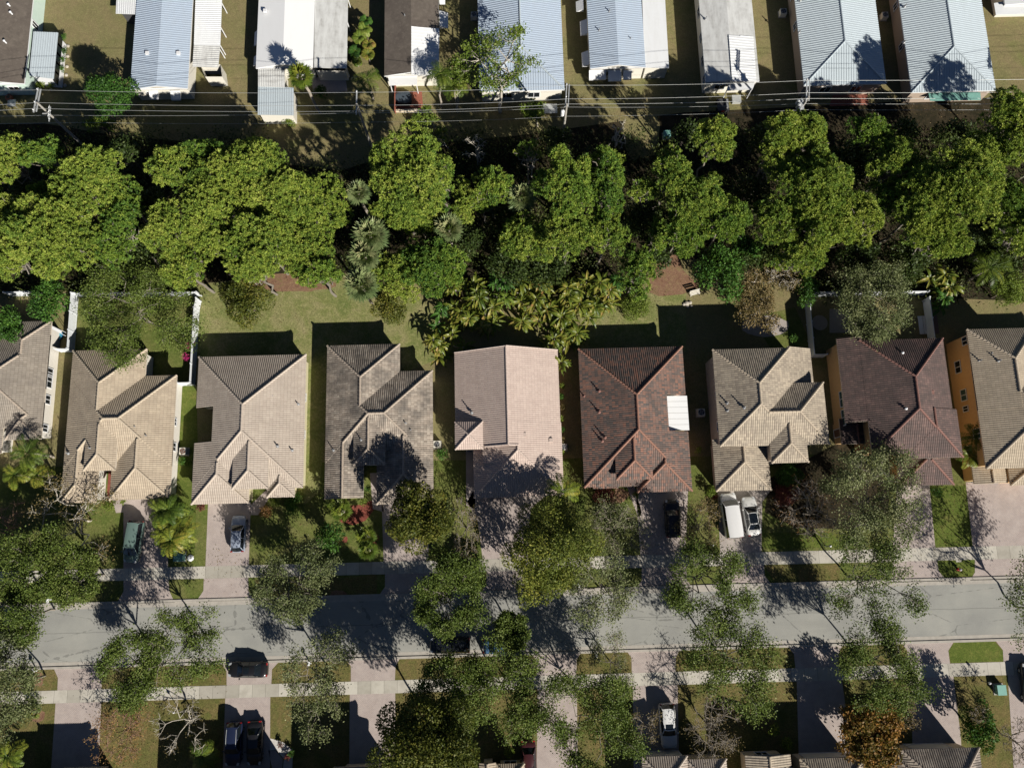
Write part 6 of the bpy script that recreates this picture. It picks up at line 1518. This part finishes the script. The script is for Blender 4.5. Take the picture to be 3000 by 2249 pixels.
def wire(label, pts, z, r=.017, sag=.35):
    q = [P(x, y, z) for x, y in pts]; m = MB(); line = []
    for a, b in zip(q[:-1], q[1:]):
        for i in range(10):
            t = i / 10; line.append(a.lerp(b, t) - Vector((0, 0, sag * 4 * t * (1 - t))))
    line.append(q[-1]); m.tube(line, r, 5)
    return tag(m.build('power_line', M['wire']), label, 'power line', 'overhead wires along the back lane')
wire('uppermost overhead wire, crossing the pale roofs', [(-700, 252), (115, 264), (1049, 271), (1664, 250), (2368, 236), (3700, 220)], ZW + .3)
wire('second overhead wire from the top', [(-700, 330), (107, 301), (1049, 309), (1664, 290), (2367, 272), (3700, 258)], ZW + .3)
wire('third overhead wire from the top', [(-700, 345), (104, 318), (1048, 326), (1662, 305), (2366, 289), (3700, 276)], ZW + .3)
wire('low thin overhead wire just under the third one', [(-700, 338), (150, 338), (1050, 331), (1662, 314), (2363, 304), (3700, 296)], 8.0, .013)
wire('lowest faint wire over the dark back lane', [(-700, 360), (250, 359), (1052, 358), (1655, 341), (2362, 322), (3700, 312)], 7.0, .011)

# ---------------------------------------------------------------- small things
def cabinet(label, x, y, w, d, h, name='utility_cabinet', mat='green_box', rz=0):
    p = P(x, y, h); root = thing(name, label, 'utility box', (p.x, p.y, 0), R_(rz))
    m = MB(); m.box(-w / 2 - .12, w / 2 + .12, -d / 2 - .12, d / 2 + .12, 0, .08); m.build('base', M['kerb'], root)
    m = MB(); m.prism([(-w / 2, -d / 2), (w / 2, -d / 2), (w / 2, d / 2), (-w / 2, d / 2)], .082, h - .1); m.build('housing', M[mat], root)
    m = MB(); m.prism([(-w / 2 - .04, -d / 2 - .04), (w / 2 + .04, -d / 2 - .04), (w / 2 + .04, d / 2 + .04), (-w / 2 - .04, d / 2 + .04)], h - .098, h); m.obox((0, -d / 2 - .05, h * .5), (.03, 0, 0), (0, .015, 0), (0, 0, .1)); m.build('lid', M[mat], root)
    return root
cabinet('green utility cabinet below the bushy palm clump', 522, 1630, 1.1, 1.0, .85)
cabinet('pale green utility cabinet by the lower right driveway', 2936, 2021, .95, 1.05, .8)
cabinet('pale blue utility cabinet in the dark lane between the pines', 1955, 390, .85, .75, .9)
def ac(label, x, y, s=.85, h=.8, mat='offwhite', fan='darkgrey'):
    p = P(x, y, h); root = thing('air_conditioner', label, 'air conditioner', (p.x, p.y, 0), 0, 'air conditioning units beside the houses')
    m = MB(); m.box(-s / 2 - .1, s / 2 + .1, -s / 2 - .1, s / 2 + .1, 0, .06); m.build('pad', M['kerb'], root)
    m = MB(); m.box(-s / 2, s / 2, -s / 2, s / 2, .062, h); m.build('casing', M[mat], root)
    m = MB(); m.lathe((0, 0, h), [(s * .42, .004), (s * .42, .03), (s * .36, .034), (s * .36, .008), (.09, .008), (.09, .05), (.02, .055)], 18)
    m.build('fan_grille', M[fan], root)
    for k in range(4):
        a = k * math.pi / 2 + .4; m = MB(); m.obox((math.cos(a) * s * .2, math.sin(a) * s * .2, h + .022), (math.cos(a) * s * .14, math.sin(a) * s * .14, 0), (-math.sin(a) * .05, math.cos(a) * .05, .006), (0, 0, .004)); m.build('fan_blade', M['grey'], root)
    return root
ac('air conditioner with rust-coloured fan beside the cream house', 535, 1321, fan='brown_door')
ac('white air conditioner right of the weathered grey house', 1280, 1301)
ac('round-topped air conditioner in the strip right of the pink house', 1652, 1309, .75)
ac('air conditioner in the shade right of the dark red house', 2055, 1207, .9)
ac('air conditioner left of the pale hipped mobile home second from right', 2296, 33, .85)
ac('air conditioner in the shaded gap between the two right hipped mobile homes', 2594, 43, .8)
ac('air conditioner left of the grey hipped mobile home', 1388, 42, .75)
def yard_lamp(label, x, y, h=1.7):
    p = P(x, y, h); root = thing('yard_lamp', label, 'lamp post', (p.x, p.y, 0), 0, 'white lamp posts in the front lawns')
    m = MB(); m.tube([(0, 0, 0), (0, 0, .1), (0, 0, .12), (0, 0, h - .3)], [.09, .08, .04, .035], 8); m.build('post', M['darkgrey'], root)
    m = MB(); m.lathe((0, 0, h - .3), [(.06, 0), (.13, .05), (.15, .16), (.12, .26), (.03, .33)], 12); m.build('lamp_globe', M['white'], root)
    return root
for lb, x, y in (('lamp post on the lawn between the courtyard and grey houses', 918, 1619), ('lamp post left of the pale bare tree at the bottom', 507, 2086), ('lamp post beside the sidewalk by the white van driveway', 2089, 1596),
                 ('lamp post on the lawn below the tangled bare tree', 2434, 1599), ('lamp post near the pale green cabinet', 2902, 2001)): yard_lamp(lb, x, y)
def mailbox(label, x, y, rz=0):
    p = P(x, y, 1.1); root = thing('mailbox', label, 'mailbox', (p.x, p.y, 0), R_(rz), 'mailboxes along the road')
    m = MB(); m.box(-.06, .06, -.06, .06, 0, 1.0); m.obox((0, -.12, .97), (.05, 0, 0), (0, .22, 0), (0, 0, .03)); m.build('post', M['white'], root)
    m = MB(); pr = [(-.13, 0), (.13, 0), (.13, .16), (.07, .25), (-.07, .25), (-.13, .16)]
    m.poly([(x0, -.32, 1.0 + z) for x0, z in pr]); m.poly([(x0, .12, 1.0 + z) for x0, z in pr[::-1]])
    for (xa, za), (xb, zb) in zip(pr, pr[1:] + pr[:1]): m.poly([(xa, -.32, 1 + za), (xb, -.32, 1 + zb), (xb, .12, 1 + zb), (xa, .12, 1 + za)])
    m.build('box', M['white'], root)
    return root
for lb, x, y, rz in (('white mailbox under the left edge oak north of the road', 139, 1757, 0), ('white mailbox at the grey-leaved oak south of the road', 94, 1968, 180), ('white mailbox on the verge below the big yellowish tree', 1695, 1712, 0),
                     ('white mailbox in the shaded verge south of the road', 1747, 1922, 180), ('white mailbox in the thin greyish oak by the black sedan', 904, 1946, 180)): mailbox(lb, x, y, rz)
p = P(2813, 1668, .5); root = thing('fire_hydrant', 'red and white fire hydrant on the small grass island', 'fire hydrant', (p.x, p.y, 0))
m = MB(); m.lathe((0, 0, 0), [(.2, 0), (.2, .06), (.13, .08), (.13, .5), (.17, .52), (.17, .58)], 14); m.build('barrel', M['red'], root)
m = MB(); m.lathe((0, 0, .58), [(.15, 0), (.13, .1), (.06, .18), (.04, .24)], 14); m.build('bonnet', M['white'], root)
for s in (-1, 1):
    m = MB(); m.tube([(s * .12, 0, .42), (s * .26, 0, .42)], [.08, .075], 10); m.build('outlet', M['red'], root)
sheet('walkway_pad', [(2800, 1632), (2816, 1631), (2817, 1645), (2801, 1646)], M['walk'], .024)
# hot tub, deck clutter, garden furniture
p = P(1182, 284, .9); root = thing('hot_tub', 'covered dark grey hot tub on the red brick patio', 'hot tub', (p.x, p.y, 0))
def octo(w, d, c): return [(-w + c, -d), (w - c, -d), (w, -d + c), (w, d - c), (w - c, d), (-w + c, d), (-w, d - c), (-w, -d + c)]
m = MB(); m.prism(octo(1.05, .78, .4), .024, .78); m.build('shell', M['darkgrey'], root)
m = MB(); m.prism(octo(1.09, .82, .42), .782, .86); m.prism(octo(.98, .70, .38), .862, .89)
_t = plain('spa_cover', (.07, .09, .11), .5); m.build('cover', _t, root)
a, b2 = P(1156, 242, 1.0), P(1157, 322, 1.0)
m = MB(); m.obox(((a.x + b2.x) / 2, (a.y + b2.y) / 2, .5), (.06, 0, 0), (0, abs(a.y - b2.y) / 2, 0), (0, 0, .5)); tag(m.build('brick_wall', M['brick_red']), 'low red brick wall on the left of the hot tub patio', 'wall')
a, b2 = P(1158, 323, .5), P(1232, 321, .5)
m = MB(); m.obox(((a.x + b2.x) / 2, (a.y + b2.y) / 2, .25), ((b2.x - a.x) / 2, 0, 0), (0, .12, 0), (0, 0, .25)); tag(m.build('patio_wall', M['stucco_cream']), 'low cream wall in front of the hot tub patio', 'wall')
def round_table(label, x, y, r, h, mat, name='patio_table'):
    p = P(x, y, h); root = thing(name, label, 'table', (p.x, p.y, 0))
    m = MB(); m.lathe((0, 0, h - .04), [(r, 0), (r, .03), (r - .03, .045)], 20); m.build('table_top', M[mat], root)
    for k in range(4):
        a = k * math.pi / 2 + .78; m = MB(); m.tube([(math.cos(a) * r * .7, math.sin(a) * r * .7, 0), (math.cos(a) * r * .6, math.sin(a) * r * .6, h - .042)], .025, 6); m.build('leg', M['darkgrey'], root)
    return root
round_table('round table in the shade of the fenced brown house garden', 2402, 945, 1.0, .7, 'tan_siding')
def bench(label, x, y, rz, mat='offwhite', w=1.3):
    p = P(x, y, .45); root = thing('garden_bench', label, 'bench', (p.x, p.y, 0), R_(rz))
    m = MB()
    for k in range(3): m.obox((0, -.16 + .16 * k, .44), (w / 2, 0, 0), (0, .065, 0), (0, 0, .02))
    m.build('seat', M[mat], root)
    m = MB()
    for k in range(2): m.obox((0, .27, .62 + .2 * k), (w / 2, 0, 0), (0, .02, 0), (0, 0, .07))
    m.build('backrest', M[mat], root)
    for sx in (-1, 1):
        for y0, h in ((-.2, .42), (.25, .88)):
            m = MB(); m.obox((sx * (w / 2 - .08), y0, h / 2), (.035, 0, 0), (0, .035, 0), (0, 0, h / 2)); m.build('leg', M[mat], root)
    return root
bench('white slatted bench at the tip of the mulch patch by the bright green tree', 2036, 858, 14)
p = P(2014, 886, .5); root = thing('rock_pile', 'pale rocks piled at the edge of the large house shadow', 'rocks', (p.x, p.y, 0))
for k, (dx, dy, s) in enumerate(((0, 0, .32), (.45, .1, .24), (-.35, -.1, .22), (.1, -.4, .2), (.6, -.35, .16))):
    m = MB(); rr = random.Random(k); m.lathe((dx, dy, 0), [(s, 0), (s * 1.05, s * .35), (s * .7, s * .8), (s * .1, s)], 9); o = m.build('rock', M['bark_pale'], root)
# storage of boards behind the brown house
p = P(2722, 950, .4); root = thing('pallet_stack', 'white and brown boards stacked by the fence behind the brown house', 'boards', (p.x, p.y, 0))
for k in range(4):
    m = MB(); m.obox((-.9 + .62 * k, 0, .12 + .03 * k), (.29, 0, 0), (0, 1.2, 0), (0, 0, .03)); m.build('board', M['brown_door' if k == 3 else 'white'], root)
m = MB(); m.obox((0, .9, .06), (1.1, 0, 0), (0, .06, 0), (0, 0, .05)); m.obox((0, -.9, .06), (1.1, 0, 0), (0, .06, 0), (0, 0, .05)); m.build('bearer', M['bark'], root)
# kiddie pool tarp at left house, lounge awnings
p = P(165, 980, .5); root = thing('inflatable_pool', 'small bright blue pool beside the left edge house', 'pool', (p.x, p.y, 0))
_t = plain('pool_blue', (.02, .22, .42), .4); _w = NT('pool_water'); _w.bsdf((.05, .35, .5), .05)
m = MB(); m.lathe((0, 0, 0), [(.62, 0), (.68, .1), (.68, .3), (.6, .36), (.54, .3), (.54, .2)], 18); m.build('rim', _t, root)
m = MB(); m.lathe((0, 0, 0), [(.54, .21), (.02, .22)], 18); m.build('water_surface', _w.m, root)
m = MB(); q = [P(150, 953, 2.4), P(180, 968, 2.2), P(180, 978, 2.2), P(150, 962, 2.4)]; m.poly(q); m.poly([v - Vector((0, 0, .05)) for v in q[::-1]])
for v in (q[1], q[2]): m.tube([(v.x, v.y, 0), (v.x, v.y, v.z)], .03, 6)
tag(m.build('shade_canopy', M['white']), 'white shade frame over the blue pool', 'awning')
# fire bowl and bench at the top left
p = P(24, 284, .7); root = thing('clay_oven', 'round red clay pot by the mint green mobile home wall', 'pot', (p.x, p.y, 0))
m = MB(); m.lathe((0, 0, 0), [(.3, 0), (.45, .2), (.5, .5), (.42, .7), (.3, .78), (.26, .74)], 16); m.build('bowl', plain('terracotta', (.30, .11, .06), .8), root)
m = MB(); m.lathe((0, 0, .74), [(.26, 0), (.02, .01)], 16); m.build('soil', M['bark_dark'], root)
p = P(34, 302, .6); root = thing('patio_table', 'grey square table next to the red clay pot', 'table', (p.x, p.y, 0))
m = MB(); m.box(-.55, .55, -.5, .5, .56, .62); m.build('table_top', M['steel'], root)
for sx in (-1, 1):
    for sy in (-1, 1): m = MB(); m.box(sx * .45 - .03, sx * .45 + .03, sy * .4 - .03, sy * .4 + .03, 0, .558); m.build('leg', M['grey'], root)
# edging stones by the screen porch
for k, (x, y) in enumerate(((177, 252), (190, 250), (199, 135), (198, 165), (196, 195), (194, 220), (150, 262))):
    p = P(x, y, .1); m = MB(); m.lathe((p.x, p.y, 0), [(.22, 0), (.24, .1), (.14, .2), (.02, .22)], 9)
    tag(m.build('edging_stone', M['bark_pale']), 'pale edging stone around the screen porch planting bed', 'stone', 'edging stones of the screen porch bed')
# cart and step boxes at the porch of the dirty white mobile home
p = P(2122, 300, 1.2); root = thing('garden_cart', 'dark cart with a red tail patch below the dirty white mobile home', 'cart', (p.x, p.y, 0))
m = MB(); m.box(-.75, .75, -.9, .9, .35, .62); m.build('bed', M['darkgrey'], root)
m = MB(); m.box(-.3, .1, -.95, -.905, .4, .7); m.build('tail_panel', M['red'], root)
m = MB(); m.box(.35, .6, -.6, .6, .624, 1.0); m.build('seat', M['grey'], root)
for sx in (-1, 1):
    for sy in (-1, 1): m = MB(); m.tube([(sx * .72, sy * .6, .25), (sx * .86, sy * .6, .25)], .25, 12); m.build('wheel', M['black'], root)
p = P(2158, 290, .5); m = MB(); m.box(p.x - .55, p.x + .55, p.y - .5, p.y + .5, 0, .5); m.box(p.x - .6, p.x + .6, p.y - .55, p.y + .55, .502, .55); tag(m.build('storage_box', M['steel']), 'pale grey storage box beside the dark cart', 'box')
# grey tarp covered lean-to by the third pole and white shutter panels
p = P(1600, 318, .9); root = thing('potting_table', 'pale grey covered table below the grey hipped mobile home', 'table', (p.x, p.y, 0))
m = MB(); m.box(-1.5, 1.5, -.7, .7, .8, .86); m.build('table_top', M['steel'], root)
for sx in (-1, 1):
    for sy in (-1, 1): m = MB(); m.box(sx * 1.35 - .04, sx * 1.35 + .04, sy * .58 - .04, sy * .58 + .04, 0, .798); m.build('leg', M['grey'], root)
# patio furniture under the awnings of the brown house front
for k, (x, y) in enumerate(((2511, 1340), (2524, 1338), (2535, 1335))):
    p = P(x, y, .5); m = MB(); m.lathe((p.x, p.y, 0), [(.16, 0), (.2, .3), (.24, .5), (.2, .5), (.18, .42)], 12); tag(m.build('flower_pot', M['white']), 'white flower pot in the row before the brown house entrance', 'pot', 'white flower pots at the brown house entrance')
p = P(556, 1634, .25); m = MB(); m.lathe((p.x, p.y, 0), [(.42, 0), (.4, .12), (.2, .22), (.03, .25)], 9); tag(m.build('boulder', M['white']), 'white painted stone right of the green utility cabinet', 'stone')
SC.render.resolution_x, SC.render.resolution_y = 1024, 767
